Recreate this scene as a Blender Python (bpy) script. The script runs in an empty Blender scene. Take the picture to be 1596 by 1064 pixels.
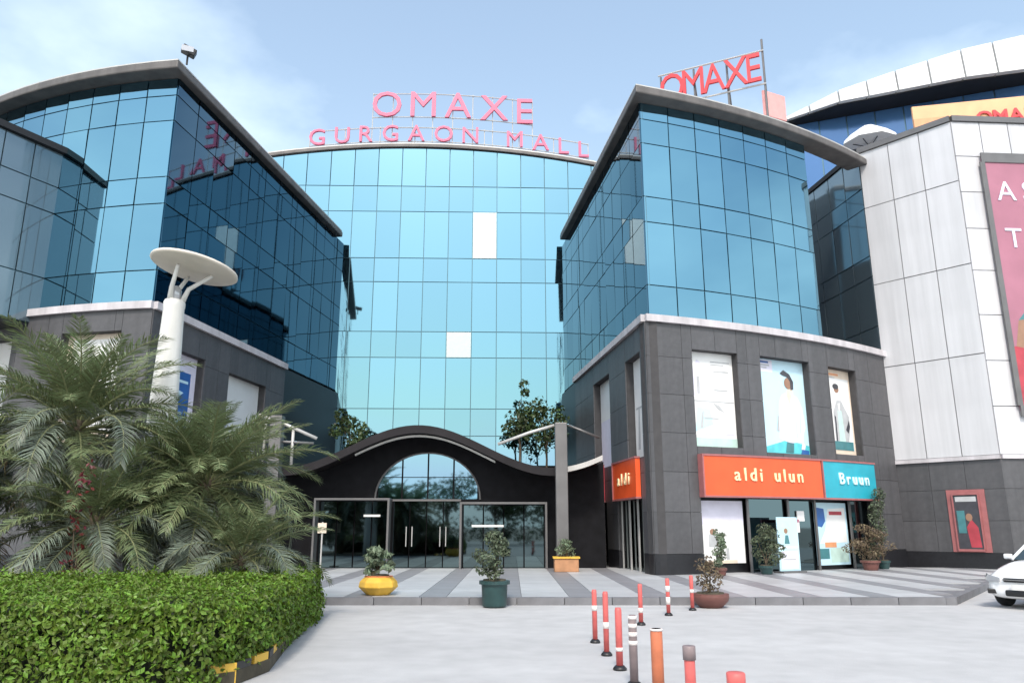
import bpy, bmesh, math, random
from mathutils import Vector, Matrix
random.seed(7)
R = math.radians
scn = bpy.context.scene
C = scn.collection

# ------------------------------------------------------------------ camera
cd = bpy.data.cameras.new('camera'); cam = bpy.data.objects.new('camera', cd); C.objects.link(cam)
cd.sensor_width = 36; cd.sensor_fit = 'HORIZONTAL'; cd.lens = 36 * 1188 / 1596
cd.clip_start = 0.1; cd.clip_end = 3000
cam.location = (0, 0, 1.6); cam.rotation_euler = (R(90 + 13.63), 0, 0)
scn.camera = cam

# ------------------------------------------------------------------ sky and sun
SUN_EL, SUN_AZ = 48, 184          # azimuth clockwise from +y (view direction); the sun stands behind the camera
SKY_STRENGTH, SUN_STRENGTH, EXPOSURE = 0.125, 1.5, 0.95
world = bpy.data.worlds.new('World'); scn.world = world; world.use_nodes = True
nt = world.node_tree; N = nt.nodes; LK = nt.links
N.clear()
out = N.new('ShaderNodeOutputWorld'); bg = N.new('ShaderNodeBackground')
sky = N.new('ShaderNodeTexSky'); sky.sky_type = 'NISHITA'; sky.sun_disc = False
sky.sun_elevation = R(SUN_EL); sky.sun_rotation = R(SUN_AZ); sky.air_density = 1.6; sky.dust_density = 2.2; sky.ozone_density = 0.9
tc = N.new('ShaderNodeTexCoord'); sep = N.new('ShaderNodeSeparateXYZ'); LK.new(tc.outputs['Generated'], sep.inputs[0])
mx = N.new('ShaderNodeMath'); mx.operation = 'MAXIMUM'; LK.new(sep.outputs['Z'], mx.inputs[0]); mx.inputs[1].default_value = 0.02
ad = N.new('ShaderNodeMath'); ad.operation = 'ADD'; LK.new(mx.outputs[0], ad.inputs[0]); ad.inputs[1].default_value = 0.18
dv = N.new('ShaderNodeVectorMath'); dv.operation = 'DIVIDE'
cmb = N.new('ShaderNodeCombineXYZ')
for i in range(3): LK.new(ad.outputs[0], cmb.inputs[i])
LK.new(tc.outputs['Generated'], dv.inputs[0]); LK.new(cmb.outputs[0], dv.inputs[1])
mp = N.new('ShaderNodeMapping'); mp.inputs['Location'].default_value = (9.21, 10.4, 0); LK.new(dv.outputs[0], mp.inputs['Vector'])  # offset picked to put bright cloud at the sides, lighting the wing glass
no = N.new('ShaderNodeTexNoise'); no.inputs['Scale'].default_value = 0.85; no.inputs['Detail'].default_value = 7; no.inputs['Roughness'].default_value = 0.52
LK.new(mp.outputs[0], no.inputs['Vector'])
rp = N.new('ShaderNodeMapRange'); rp.inputs['From Min'].default_value = 0.53; rp.inputs['From Max'].default_value = 0.82
rp.inputs['To Min'].default_value = 0.075; rp.inputs['To Max'].default_value = 0.95; 
om = N.new('ShaderNodeMath'); om.operation = 'SUBTRACT'; om.inputs[0].default_value = 1.0; LK.new(mx.outputs[0], om.inputs[1])
pw = N.new('ShaderNodeMath'); pw.operation = 'POWER'; LK.new(om.outputs[0], pw.inputs[0]); pw.inputs[1].default_value = 4.0
ma = N.new('ShaderNodeMath'); ma.operation = 'MULTIPLY_ADD'; LK.new(pw.outputs[0], ma.inputs[0]); ma.inputs[1].default_value = 0.62; LK.new(no.outputs['Fac'], ma.inputs[2])   # added low cloud bank, brightens what the wing glass mirrors
LK.new(ma.outputs[0], rp.inputs['Value'])
mix = N.new('ShaderNodeMix'); mix.data_type = 'RGBA'; mix.blend_type = 'LIGHTEN'
LK.new(rp.outputs[0], mix.inputs['Factor']); LK.new(sky.outputs[0], mix.inputs['A']); mix.inputs['B'].default_value = (7.3, 8.2, 8.5, 1)
LK.new(mix.outputs['Result'], bg.inputs['Color']); bg.inputs['Strength'].default_value = SKY_STRENGTH
LK.new(bg.outputs[0], out.inputs[0])
sd = bpy.data.lights.new('sun', 'SUN'); sd.energy = SUN_STRENGTH; sd.angle = R(9); sd.color = (1, 0.95, 0.88)
so = bpy.data.objects.new('sun', sd); C.objects.link(so)
_a, _e = R(SUN_AZ), R(SUN_EL)
sv = Vector((math.sin(_a) * math.cos(_e), math.cos(_a) * math.cos(_e), math.sin(_e)))
so.rotation_euler = sv.to_track_quat('Z', 'Y').to_euler(); so.location = sv * 100
scn.view_settings.view_transform = 'Standard'; scn.view_settings.look = 'None'
scn.view_settings.exposure = EXPOSURE; scn.view_settings.gamma = 1; scn.view_settings.use_curve_mapping = False
scn.cycles.max_bounces = 12; scn.cycles.glossy_bounces = 8; scn.cycles.diffuse_bounces = 4

# ------------------------------------------------------------------ materials
def mat(name, col, rough=0.6, metal=0.0, var=0.0, scale=4.0, bump=0.0, bscale=None, rnd=0.0, spec=0.5, hue=0.0, streak=0.0, patch=0.0):
    """procedural material: colour with noise mottling (var), per-object shift (rnd), noise bump"""
    m = bpy.data.materials.new(name); m.use_nodes = True
    t = m.node_tree; n = t.nodes; l = t.links; p = n['Principled BSDF']
    p.inputs['Roughness'].default_value = rough; p.inputs['Metallic'].default_value = metal
    p.inputs['Specular IOR Level'].default_value = spec
    c = (*col, 1)
    p.inputs['Base Color'].default_value = c; m.diffuse_color = c
    src = None
    co = n.new('ShaderNodeTexCoord')
    if var or rnd or streak or patch:
        hs = n.new('ShaderNodeHueSaturation'); hs.inputs['Color'].default_value = c
        val = n.new('ShaderNodeMath'); val.operation = 'ADD'; val.inputs[0].default_value = 1.0; val.inputs[1].default_value = 0.0
        if var:
            ns = n.new('ShaderNodeTexNoise'); ns.inputs['Scale'].default_value = scale; ns.inputs['Detail'].default_value = 6
            l.new(co.outputs['Object'], ns.inputs['Vector'])
            mr = n.new('ShaderNodeMapRange'); mr.inputs['From Min'].default_value = 0.25; mr.inputs['From Max'].default_value = 0.75
            mr.inputs['To Min'].default_value = 1 - var; mr.inputs['To Max'].default_value = 1 + var
            l.new(ns.outputs['Fac'], mr.inputs['Value']); l.new(mr.outputs[0], val.inputs[0])
        if rnd:
            oi = n.new('ShaderNodeObjectInfo')
            m2 = n.new('ShaderNodeMapRange'); m2.inputs['To Min'].default_value = -rnd; m2.inputs['To Max'].default_value = rnd
            l.new(oi.outputs['Random'], m2.inputs['Value']); l.new(m2.outputs[0], val.inputs[1])
            if hue:
                m3 = n.new('ShaderNodeMapRange'); m3.inputs['To Min'].default_value = 0.5 - hue; m3.inputs['To Max'].default_value = 0.5 + hue
                l.new(oi.outputs['Random'], m3.inputs['Value']); l.new(m3.outputs[0], hs.inputs['Hue'])
        last = val.outputs[0]
        for amt, sc_, mp_ in ((streak, 1.0, (2.2, 2.2, 0.10)), (patch, 1.0, (0.22, 0.5, 0.5))):
            if not amt: continue
            ge = n.new('ShaderNodeNewGeometry'); ma_ = n.new('ShaderNodeMapping'); ma_.inputs['Scale'].default_value = mp_; l.new(ge.outputs['Position'], ma_.inputs['Vector'])
            n2 = n.new('ShaderNodeTexNoise'); n2.inputs['Scale'].default_value = sc_; n2.inputs['Detail'].default_value = 8; n2.inputs['Roughness'].default_value = 0.62; l.new(ma_.outputs[0], n2.inputs['Vector'])
            r2 = n.new('ShaderNodeMapRange'); r2.inputs['From Min'].default_value = 0.35; r2.inputs['From Max'].default_value = 0.62; r2.inputs['To Min'].default_value = 1 - amt; l.new(n2.outputs['Fac'], r2.inputs['Value'])
            mu = n.new('ShaderNodeMath'); mu.operation = 'MULTIPLY'; l.new(last, mu.inputs[0]); l.new(r2.outputs[0], mu.inputs[1]); last = mu.outputs[0]
        l.new(last, hs.inputs['Value']); l.new(hs.outputs[0], p.inputs['Base Color'])
    if bump:
        nb = n.new('ShaderNodeTexNoise'); nb.inputs['Scale'].default_value = bscale or scale * 4; nb.inputs['Detail'].default_value = 4
        l.new(co.outputs['Object'], nb.inputs['Vector'])
        bp = n.new('ShaderNodeBump'); bp.inputs['Strength'].default_value = bump; bp.inputs['Distance'].default_value = 0.02
        l.new(nb.outputs['Fac'], bp.inputs['Height']); l.new(bp.outputs[0], p.inputs['Normal'])
    return m

def leafmat(name, col, rnd=0.25, var=0.35, scale=3.0):
    """leaf: mottled by position and by face, some light passing through"""
    m = bpy.data.materials.new(name); m.use_nodes = True
    t = m.node_tree; n = t.nodes; l = t.links; p = n['Principled BSDF']
    p.inputs['Roughness'].default_value = 0.45; p.inputs['Specular IOR Level'].default_value = 0.4
    g = n.new('ShaderNodeNewGeometry'); co = n.new('ShaderNodeTexCoord')
    hs = n.new('ShaderNodeHueSaturation'); hs.inputs['Color'].default_value = (*col, 1)
    ns = n.new('ShaderNodeTexNoise'); ns.inputs['Scale'].default_value = scale; ns.inputs['Detail'].default_value = 3
    l.new(co.outputs['Object'], ns.inputs['Vector'])
    a = n.new('ShaderNodeMapRange'); a.inputs['From Min'].default_value = 0.3; a.inputs['From Max'].default_value = 0.7
    a.inputs['To Min'].default_value = 1 - var; a.inputs['To Max'].default_value = 1 + var; l.new(ns.outputs['Fac'], a.inputs['Value'])
    b = n.new('ShaderNodeMapRange'); b.inputs['To Min'].default_value = 1 - rnd; b.inputs['To Max'].default_value = 1 + rnd
    l.new(g.outputs['Random Per Island'], b.inputs['Value'])
    h = n.new('ShaderNodeMapRange'); h.inputs['To Min'].default_value = 0.475; h.inputs['To Max'].default_value = 0.52
    l.new(g.outputs['Random Per Island'], h.inputs['Value']); l.new(h.outputs[0], hs.inputs['Hue'])
    mu = n.new('ShaderNodeMath'); mu.operation = 'MULTIPLY'; l.new(a.outputs[0], mu.inputs[0]); l.new(b.outputs[0], mu.inputs[1])
    l.new(mu.outputs[0], hs.inputs['Value']); l.new(hs.outputs[0], p.inputs['Base Color'])
    tr = n.new('ShaderNodeBsdfTranslucent'); l.new(hs.outputs[0], tr.inputs['Color'])
    ms = n.new('ShaderNodeMixShader'); ms.inputs[0].default_value = 0.25
    l.new(p.outputs[0], ms.inputs[1]); l.new(tr.outputs[0], ms.inputs[2]); l.new(ms.outputs[0], n['Material Output'].inputs['Surface'])
    m.diffuse_color = (*col, 1)
    return m

M = {}
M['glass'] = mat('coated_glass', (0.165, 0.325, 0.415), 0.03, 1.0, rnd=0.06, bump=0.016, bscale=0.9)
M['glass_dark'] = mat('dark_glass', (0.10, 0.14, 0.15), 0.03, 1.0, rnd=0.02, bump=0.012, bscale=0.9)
M['glass_painted_dim'] = mat('coated_glass_painted_dim', (0.060, 0.120, 0.170), 0.03, 1.0, rnd=0.06, bump=0.016, bscale=0.9)  # the coated glass again, dim courtyard reflections painted into its colour
M['black_clad'] = mat('matt_black_cladding', (0.010, 0.010, 0.012), 0.7, spec=0.12, var=0.3, scale=3)
M['glass_grey'] = mat('grey_blue_glass', (0.17, 0.23, 0.27), 0.05, 0.6, rnd=0.02, bump=0.012, bscale=0.9)
M['frame_dark'] = mat('curtain_wall_frame', (0.09, 0.16, 0.19), 0.3, 0.8)
M['white_pane'] = mat('white_infill_panel', (0.62, 0.74, 0.75), 0.25, var=0.04)
M['stone'] = mat('grey_granite', (0.086, 0.085, 0.091), 0.5, var=0.14, scale=5, rnd=0.09, bump=0.05, bscale=60, streak=0.22)
M['stone_dark'] = mat('black_granite', (0.012, 0.012, 0.015), 0.45, var=0.3, scale=9)
M['wall_back'] = mat('dark_backing', (0.05, 0.048, 0.05), 0.8, var=0.2)
M['cornice'] = mat('pale_cornice', (0.56, 0.53, 0.55), 0.5, var=0.12, scale=2, streak=0.25)
M['roof'] = mat('grey_roof_edge', (0.13, 0.12, 0.115), 0.55, var=0.18, scale=1.5, streak=0.3)
M['panel'] = mat('white_aluminium', (0.58, 0.58, 0.60), 0.38, 0.0, rnd=0.05, var=0.05, scale=0.8, hue=0.004, streak=0.14)
M['panel_joint'] = mat('panel_joint', (0.24, 0.24, 0.25), 0.7, var=0.1)
M['road'] = mat('pale_concrete_road', (0.46, 0.455, 0.45), 0.8, var=0.09, scale=2.3, patch=0.12, bump=0.25, bscale=40)
M['ground'] = mat('dry_ground', (0.33, 0.31, 0.28), 0.9, var=0.15, scale=0.2)
M['soil'] = mat('soil', (0.07, 0.06, 0.04), 0.95, var=0.4, scale=3, bump=0.4)
M['kerb'] = mat('grey_kerb_stone', (0.16, 0.16, 0.17), 0.7, var=0.2, scale=3, rnd=0.03)
M['pave_light'] = mat('light_paving', (0.47, 0.48, 0.49), 0.45, var=0.09, scale=1.5, rnd=0.04, patch=0.2)
M['pave_dark'] = mat('dark_paving', (0.235, 0.235, 0.25), 0.45, var=0.15, scale=1.5, rnd=0.02)
M['steel'] = mat('grey_steel', (0.16, 0.155, 0.155), 0.45, 0.5, var=0.12, scale=2)
M['steel_pale'] = mat('pale_steel', (0.50, 0.49, 0.47), 0.45, 0.2, var=0.1, scale=2)
M['canopy'] = mat('dark_canopy_sheet', (0.018, 0.016, 0.018), 0.6, 0.0, spec=0.2, var=0.3, scale=1.2)
M['white'] = mat('white_paint', (0.74, 0.73, 0.70), 0.45, var=0.07, scale=2, streak=0.2)
M['cream'] = mat('cream_dish', (0.66, 0.60, 0.52), 0.5, var=0.1, scale=2)
M['red_sign'] = mat('red_sign_letters', (0.62, 0.12, 0.22), 0.45, var=0.1, scale=2)
M['red_letters'] = mat('deep_red_letters', (0.60, 0.04, 0.05), 0.45, var=0.12, scale=2)
M['black'] = mat('black_plastic', (0.012, 0.012, 0.013), 0.45, var=0.1)
M['orange'] = mat('orange_sign_face', (0.80, 0.10, 0.025), 0.4, var=0.12, scale=1.2)
M['teal'] = mat('teal_sign_face', (0.02, 0.36, 0.46), 0.4, var=0.15, scale=1.2)
M['sign_text'] = mat('cream_sign_text', (0.86, 0.72, 0.42), 0.5, var=0.05)
M['sign_text_pale'] = mat('pale_sign_text', (0.62, 0.86, 0.88), 0.5, var=0.05)
M['poster_white'] = mat('white_poster', (0.80, 0.80, 0.79), 0.4, var=0.05, scale=1.5)
M['poster_mint'] = mat('mint_print', (0.50, 0.68, 0.62), 0.4, var=0.1)
M['poster_grey'] = mat('grey_print', (0.45, 0.46, 0.47), 0.5, var=0.15)
M['poster_sky'] = mat('pale_blue_print', (0.52, 0.74, 0.84), 0.4, var=0.08, scale=1)
M['poster_aqua'] = mat('aqua_print', (0.10, 0.56, 0.62), 0.4, var=0.15)
M['poster_blue'] = mat('blue_print', (0.03, 0.12, 0.36), 0.4, var=0.2, scale=2)
M['poster_cream'] = mat('cream_print', (0.74, 0.62, 0.50), 0.4, var=0.08)
M['poster_orange'] = mat('orange_print', (0.72, 0.32, 0.16), 0.4, var=0.12)
M['poster_pink'] = mat('mauve_pink_print', (0.36, 0.145, 0.20), 0.45, var=0.16, scale=0.7)
M['poster_red'] = mat('red_print', (0.42, 0.05, 0.07), 0.45, var=0.25, scale=2)
M['poster_dark'] = mat('charcoal_print', (0.05, 0.05, 0.06), 0.45, var=0.25)
M['poster_teal'] = mat('dark_teal_print', (0.06, 0.20, 0.22), 0.45, var=0.2)
M['poster_skin'] = mat('brown_skin_print', (0.30, 0.17, 0.11), 0.5, var=0.1)
M['poster_lilac'] = mat('lilac_white_print', (0.70, 0.68, 0.80), 0.4, var=0.06)
M['dull_red'] = mat('dull_red_frame', (0.34, 0.12, 0.12), 0.5, var=0.15)
M['blue_wall'] = mat('blue_glass', (0.07, 0.17, 0.36), 0.15, 0.35, rnd=0.03, bump=0.01, bscale=0.6)
M['fascia'] = mat('white_fascia', (0.72, 0.71, 0.69), 0.5, var=0.05, scale=0.6, rnd=0.04, streak=0.12)
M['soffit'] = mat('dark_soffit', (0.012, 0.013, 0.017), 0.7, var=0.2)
M['umbrella'] = mat('white_canvas', (0.80, 0.80, 0.78), 0.8, var=0.05)
M['frond'] = leafmat('palm_leaflet', (0.16, 0.20, 0.095), 0.35, 0.30, 2.0)
M['frond_grey'] = leafmat('palm_leaflet_silver', (0.18, 0.215, 0.165), 0.35, 0.30, 2.0)
M['frond_dry'] = leafmat('palm_leaflet_dry', (0.22, 0.17, 0.10), 0.3, 0.3, 2.0)
M['rachis'] = mat('palm_midrib', (0.20, 0.21, 0.10), 0.6, var=0.2)
M['trunk'] = mat('bark', (0.10, 0.075, 0.05), 0.9, var=0.35, scale=8, bump=0.6)
M['hedge'] = leafmat('hedge_leaf', (0.118, 0.195, 0.022), 0.6, 0.30, 2.5)
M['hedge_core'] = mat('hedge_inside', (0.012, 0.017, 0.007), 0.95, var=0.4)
M['leaf'] = leafmat('tree_leaf', (0.055, 0.085, 0.030), 0.4, 0.4, 1.0)
M['shrub'] = leafmat('shrub_leaf', (0.10, 0.125, 0.075), 0.5, 0.4, 4.0)
M['shrub_pale'] = leafmat('pale_shrub_leaf', (0.17, 0.22, 0.14), 0.4, 0.3, 4.0)
M['shrub_brown'] = leafmat('brownish_shrub_leaf', (0.16, 0.12, 0.075), 0.4, 0.3, 4.0)
M['red_leaf'] = leafmat('red_leaf', (0.13, 0.02, 0.025), 0.4, 0.3, 4.0)
M['yellow'] = mat('yellow_paint', (0.66, 0.40, 0.05), 0.55, var=0.18, scale=5)
M['kerb_black'] = mat('black_kerb_paint', (0.03, 0.03, 0.03), 0.6, var=0.3, scale=6)
M['terracotta'] = mat('terracotta', (0.40, 0.20, 0.10), 0.7, var=0.2, scale=5)
M['pot_orange'] = mat('orange_pot_paint', (0.62, 0.20, 0.07), 0.55, var=0.15, scale=5)
M['pot_green'] = mat('dark_green_pot', (0.02, 0.055, 0.055), 0.4, var=0.2, scale=5)
M['pot_brown'] = mat('brown_pot', (0.15, 0.06, 0.05), 0.6, var=0.2, scale=5)
M['bollard_red'] = mat('faded_red_bollard', (0.60, 0.12, 0.11), 0.5, var=0.2, scale=9)
M['bollard_orange'] = mat('rust_orange_bollard', (0.50, 0.15, 0.07), 0.55, var=0.2, scale=6)
M['bollard_grey'] = mat('grey_bollard', (0.22, 0.17, 0.17), 0.5, var=0.2, scale=9)
M['bollard_band'] = mat('pale_reflective_band', (0.78, 0.70, 0.66), 0.35, var=0.08)
M['car_paint'] = mat('white_car_paint', (0.80, 0.80, 0.80), 0.18, var=0.01)
M['car_paint'].node_tree.nodes['Principled BSDF'].inputs['Coat Weight'].default_value = 0.6
M['car_glass'] = mat('car_window_glass', (0.05, 0.075, 0.085), 0.04, 0.4)
M['lamp_glass'] = mat('headlight_lens', (0.45, 0.46, 0.48), 0.12, 0.3)
M['chrome'] = mat('chrome_trim', (0.55, 0.55, 0.56), 0.15, 1.0)
M['tyre'] = mat('tyre_rubber', (0.015, 0.015, 0.015), 0.8, var=0.2)
M['rim'] = mat('alloy_rim', (0.45, 0.45, 0.46), 0.3, 0.8)

# ------------------------------------------------------------------ object helpers
def tag(o, label=None, cat=None, group=None, kind=None):
    if label: o['label'] = label
    if cat: o['category'] = cat
    if group: o['group'] = group
    if kind: o['kind'] = kind
    return o

def thing(name, label, cat, loc=(0, 0, 0), group=None, rz=0):
    o = bpy.data.objects.new(name, None); C.objects.link(o)
    o.empty_display_size = 0.2; o.location = loc; o.rotation_euler = (0, 0, rz)
    return tag(o, label, cat, group)

def link(name, me, parent=None, loc=None, rot=None):
    o = bpy.data.objects.new(name, me); C.objects.link(o)
    if parent: o.parent = parent
    if loc is not None: o.location = loc
    if rot is not None: o.rotation_euler = rot
    return o

class MB:
    """collects faces; build() links them as ONE mesh object"""
    def __init__(s): s.v = []; s.f = []; s.m = []
    def face(s, pts, m=0):
        k = len(s.v); s.v += [tuple(p) for p in pts]; s.f.append(tuple(range(k, k + len(pts)))); s.m.append(m)
    def raw(s, v, f, m=0):
        k = len(s.v); s.v += [tuple(p) for p in v]; s.f += [tuple(i + k for i in q) for q in f]; s.m += [m] * len(f)
    def box(s, c, d, rz=0, m=0, mtx=None):
        hx, hy, hz = d[0] / 2, d[1] / 2, d[2] / 2
        vs = [Vector((x, y, z)) for z in (-hz, hz) for y in (-hy, hy) for x in (-hx, hx)]
        if mtx is None: mtx = Matrix.Rotation(rz, 4, 'Z')
        vs = [mtx @ q + Vector(c) for q in vs]
        s.raw(vs, [(0, 2, 3, 1), (4, 5, 7, 6), (0, 1, 5, 4), (1, 3, 7, 5), (3, 2, 6, 7), (2, 0, 4, 6)], m)
    def prism(s, poly, z0, z1, m=0):
        n = len(poly)
        a = sum(poly[i][0] * poly[(i + 1) % n][1] - poly[(i + 1) % n][0] * poly[i][1] for i in range(n))
        if a < 0: poly = poly[::-1]
        v = [(x, y, z0) for x, y in poly] + [(x, y, z1) for x, y in poly]
        f = [tuple(range(n - 1, -1, -1)), tuple(range(n, 2 * n))] + [(i, (i + 1) % n, n + (i + 1) % n, n + i) for i in range(n)]
        s.raw(v, f, m)
    def tube(s, pts, r, n=8, m=0, cap=True):
        pts = [Vector(p) for p in pts]; k = len(pts)
        rs = r if isinstance(r, (list, tuple)) else [r] * k
        v = []; ref = None
        for i, p in enumerate(pts):
            t = (pts[min(i + 1, k - 1)] - pts[max(i - 1, 0)]).normalized()
            if ref is None: ref = Vector((0, 0, 1)) if abs(t.z) < 0.9 else Vector((1, 0, 0))
            a = t.cross(ref).normalized(); b = a.cross(t).normalized(); ref = b
            for j in range(n):
                w = 2 * math.pi * j / n
                v.append(p + a * (rs[i] * math.cos(w)) + b * (rs[i] * math.sin(w)))
        f = [(i * n + j, i * n + (j + 1) % n, (i + 1) * n + (j + 1) % n, (i + 1) * n + j) for i in range(k - 1) for j in range(n)]
        if cap: f += [tuple(range(n - 1, -1, -1)), tuple(range((k - 1) * n, k * n))]
        s.raw(v, f, m)
    def lathe(s, prof, n=20, c=(0, 0, 0), m=0, mtx=None, ph=0):
        v = []
        for r, z in prof:
            for j in range(n):
                w = 2 * math.pi * j / n + ph
                p = Vector((r * math.cos(w), r * math.sin(w), z))
                if mtx is not None: p = mtx @ p
                v.append(p + Vector(c))
        k = len(prof)
        f = [(i * n + j, i * n + (j + 1) % n, (i + 1) * n + (j + 1) % n, (i + 1) * n + j) for i in range(k - 1) for j in range(n)]
        f += [tuple(range(n - 1, -1, -1)), tuple(range((k - 1) * n, k * n))]
        s.raw(v, f, m)
    def mesh(s, name, mats, smooth=False, org=(0, 0, 0)):
        me = bpy.data.meshes.new(name)
        o = Vector(org)
        me.from_pydata([Vector(p) - o for p in s.v], [], s.f)
        for x in (mats if isinstance(mats, (list, tuple)) else [mats]): me.materials.append(x)
        me.polygons.foreach_set('material_index', s.m)
        if smooth: me.polygons.foreach_set('use_smooth', [True] * len(me.polygons))
        me.update()
        return me
    def build(s, name, mats, parent=None, smooth=False, label=None, kind=None):
        org = parent.location if parent is not None and parent.parent is None else (0, 0, 0)
        o = link(name, s.mesh(name, mats, smooth, org), parent)
        return tag(o, label, None, None, kind)

def bevel(o, w=0.02, seg=2):
    b = o.modifiers.new('bevel', 'BEVEL'); b.width = w; b.segments = seg; b.limit_method = 'ANGLE'; b.angle_limit = R(35)

# plan paths -------------------------------------------------------------
class Path:
    """straight or bulging line in plan from A to B; outside lies to the right of A->B when side=1"""
    def __init__(s, A, B, sag=0.0, side=1):
        s.A = Vector((A[0], A[1])); s.B = Vector((B[0], B[1])); ch = s.B - s.A; c = ch.length
        s.e = ch / c; s.n = Vector((s.e.y, -s.e.x)) * side; s.side = side; s.sag = sag
        if sag:
            s.r = (c * c / 4 + sag * sag) / (2 * sag); s.c = (s.A + s.B) / 2 + s.n * (sag - s.r)
            s.h = math.asin(c / 2 / s.r); s.L = 2 * s.h * s.r
        else: s.L = c
    def __call__(s, t, out=0.0):
        if s.sag:
            a = (t - s.L / 2) / s.r
            d = s.n * math.cos(a) + s.e * math.sin(a)
            return s.c + d * (s.r + out)
        return s.A + s.e * t + s.n * out
    def pts(s, t0, t1, out=0.0, step=1.0):
        k = max(1, int(math.ceil((t1 - t0) / step))) if s.sag else 1
        return [s(t0 + (t1 - t0) * i / k, out) for i in range(k + 1)]
    def strip(s, mb, t0, t1, z0, z1, o0, o1, step=1.0, m=0):
        """solid band between offsets o0 (inner) and o1 (outer)"""
        a = s.pts(t0, t1, o0, step); b = s.pts(t0, t1, o1, step)
        k = len(a); v = []
        for i in range(k):
            v += [(a[i].x, a[i].y, z0), (b[i].x, b[i].y, z0), (b[i].x, b[i].y, z1), (a[i].x, a[i].y, z1)]
        f = []
        for i in range(k - 1):
            for j in range(4):
                q = (i * 4 + j, i * 4 + (j + 1) % 4, (i + 1) * 4 + (j + 1) % 4, (i + 1) * 4 + j)
                f.append(q)
        f += [(3, 2, 1, 0), tuple((k - 1) * 4 + j for j in range(4))]
        if s.side < 0: f = [q[::-1] for q in f]
        mb.raw(v, f, m)

class Remap(Path):
    """the same path with its distances rescaled"""
    def __init__(s, p, k, d): s.__dict__.update(p.__dict__); s.p, s.k, s.d = p, k, d
    def __call__(s, t, out=0.0): return s.p(t * s.k + s.d, out)

_cache = {}
def slab_mesh(name, w, h, d, mt):
    k = (name, round(w, 3), round(h, 3), d, mt.name)
    if k not in _cache:
        b = MB(); b.box((0, 0, 0), (w, d, h)); _cache[k] = b.mesh(name, mt)
    return _cache[k]

def place_slab(name, p, t0, t1, z0, z1, root, mt, d=0.04, out=0.0, gap=0.03, tilt=0.0, gz=None):
    a = p(t0, out); b = p(t1, out); w = (b - a).length - gap; h = z1 - z0 - (gap if gz is None else gz)
    ang = math.atan2(b.y - a.y, b.x - a.x)
    me = slab_mesh(name, w, h, d, mt)
    c = (a + b) / 2
    o = link(name, me, root, Vector((c.x, c.y, (z0 + z1) / 2)) - root.location,
             (random.gauss(0, tilt), 0, ang + random.gauss(0, tilt)))
    return o

def glaze(root, p, t0, t1, ncol, zs, mt, name='glass_pane', tilt=R(0.35), gap=0.04, special=None, skip=None):
    """one object per pane, and the recessed frame behind them"""
    for j in range(len(zs) - 1):
        for i in range(ncol):
            if skip and skip(i, j): continue
            a = t0 + (t1 - t0) * i / ncol; b = t0 + (t1 - t0) * (i + 1) / ncol
            if special and (i, j) in special:
                o = place_slab('white_panel', p, a, b, zs[j], zs[j + 1], root, M['white_pane'], out=0.02, gap=gap)
                o['label'] = 'bright white panel set among the glass panes'
            else:
                place_slab(name, p, a, b, zs[j], zs[j + 1], root, mt, gap=gap, tilt=tilt)
    fb = MB(); p.strip(fb, t0, t1, zs[0], zs[-1], -0.10, -0.035, step=(t1 - t0) / ncol)
    return fb

def subtract(rects, o):
    res = []
    for a, b, c, d in rects:
        if o[0] >= b or o[1] <= a or o[2] >= d or o[3] <= c: res.append((a, b, c, d)); continue
        if a < o[0]: res.append((a, o[0], c, d))
        if o[1] < b: res.append((o[1], b, c, d))
        x0, x1 = max(a, o[0]), min(b, o[1])
        if c < o[2]: res.append((x0, x1, c, o[2]))
        if o[3] < d: res.append((x0, x1, o[3], d))
    return res

def clad(root, p, t0, t1, zs, wt, openings, mt, name='stone_panel', gap=0.012, off=0.0, d=0.05, depth=0.4, back=True):
    """stone facing, one object per slab, cut round the openings; solid wall behind it gives the openings their depth"""
    n = max(1, round((t1 - t0) / wt))
    for j in range(len(zs) - 1):
        for i in range(n):
            cell = [(t0 + (t1 - t0) * i / n, t0 + (t1 - t0) * (i + 1) / n, zs[j], zs[j + 1])]
            for o in openings: cell = subtract(cell, o)
            for a, b, c, e in cell:
                if b - a > 0.03 and e - c > 0.03: place_slab(name, p, a, b, c, e, root, mt, d=d, out=off, gap=gap)
    if back:
        xs = sorted({t0, t1} | {v for o in openings for v in o[:2] if t0 < v < t1}); wb = MB()
        for i in range(len(xs) - 1):
            cell = [(xs[i], xs[i + 1], zs[0], zs[-1])]
            for o in openings: cell = subtract(cell, o)
            for a, b, c, e in cell: p.strip(wb, a, b, c, e, -depth, off - d / 2 - 0.004, step=1.3)
        wb.build('wall', M['wall_back'], root)

def offs(A, B, d):
    """line A-B moved d to the left of its direction"""
    e = (Vector(B) - Vector(A)).normalized(); n = Vector((-e.y, e.x)) * d
    return Vector(A) + n, Vector(B) + n
def isect(p, q, r, s):
    d1 = q - p; d2 = s - r; k = d1.x * d2.y - d1.y * d2.x
    t = ((r.x - p.x) * d2.y - (r.y - p.y) * d2.x) / k
    return p + d1 * t

# text -------------------------------------------------------------------
_glyph = {}
def glyph(ch, ext, bold):
    k = (ch, ext, bold)
    if k not in _glyph:
        cu = bpy.data.curves.new('glyph', 'FONT'); cu.body = ch; cu.size = 1; cu.extrude = ext; cu.offset = bold; cu.resolution_u = 3
        ob = bpy.data.objects.new('glyph', cu); C.objects.link(ob); bpy.context.view_layer.update()
        dg = bpy.context.evaluated_depsgraph_get(); me = bpy.data.meshes.new_from_object(ob.evaluated_get(dg))
        C.objects.unlink(ob); bpy.data.objects.remove(ob); bpy.data.curves.remove(cu)
        xs = [v.co.x for v in me.vertices]
        _glyph[k] = (me, min(xs), max(xs))
    return _glyph[k]

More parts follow.
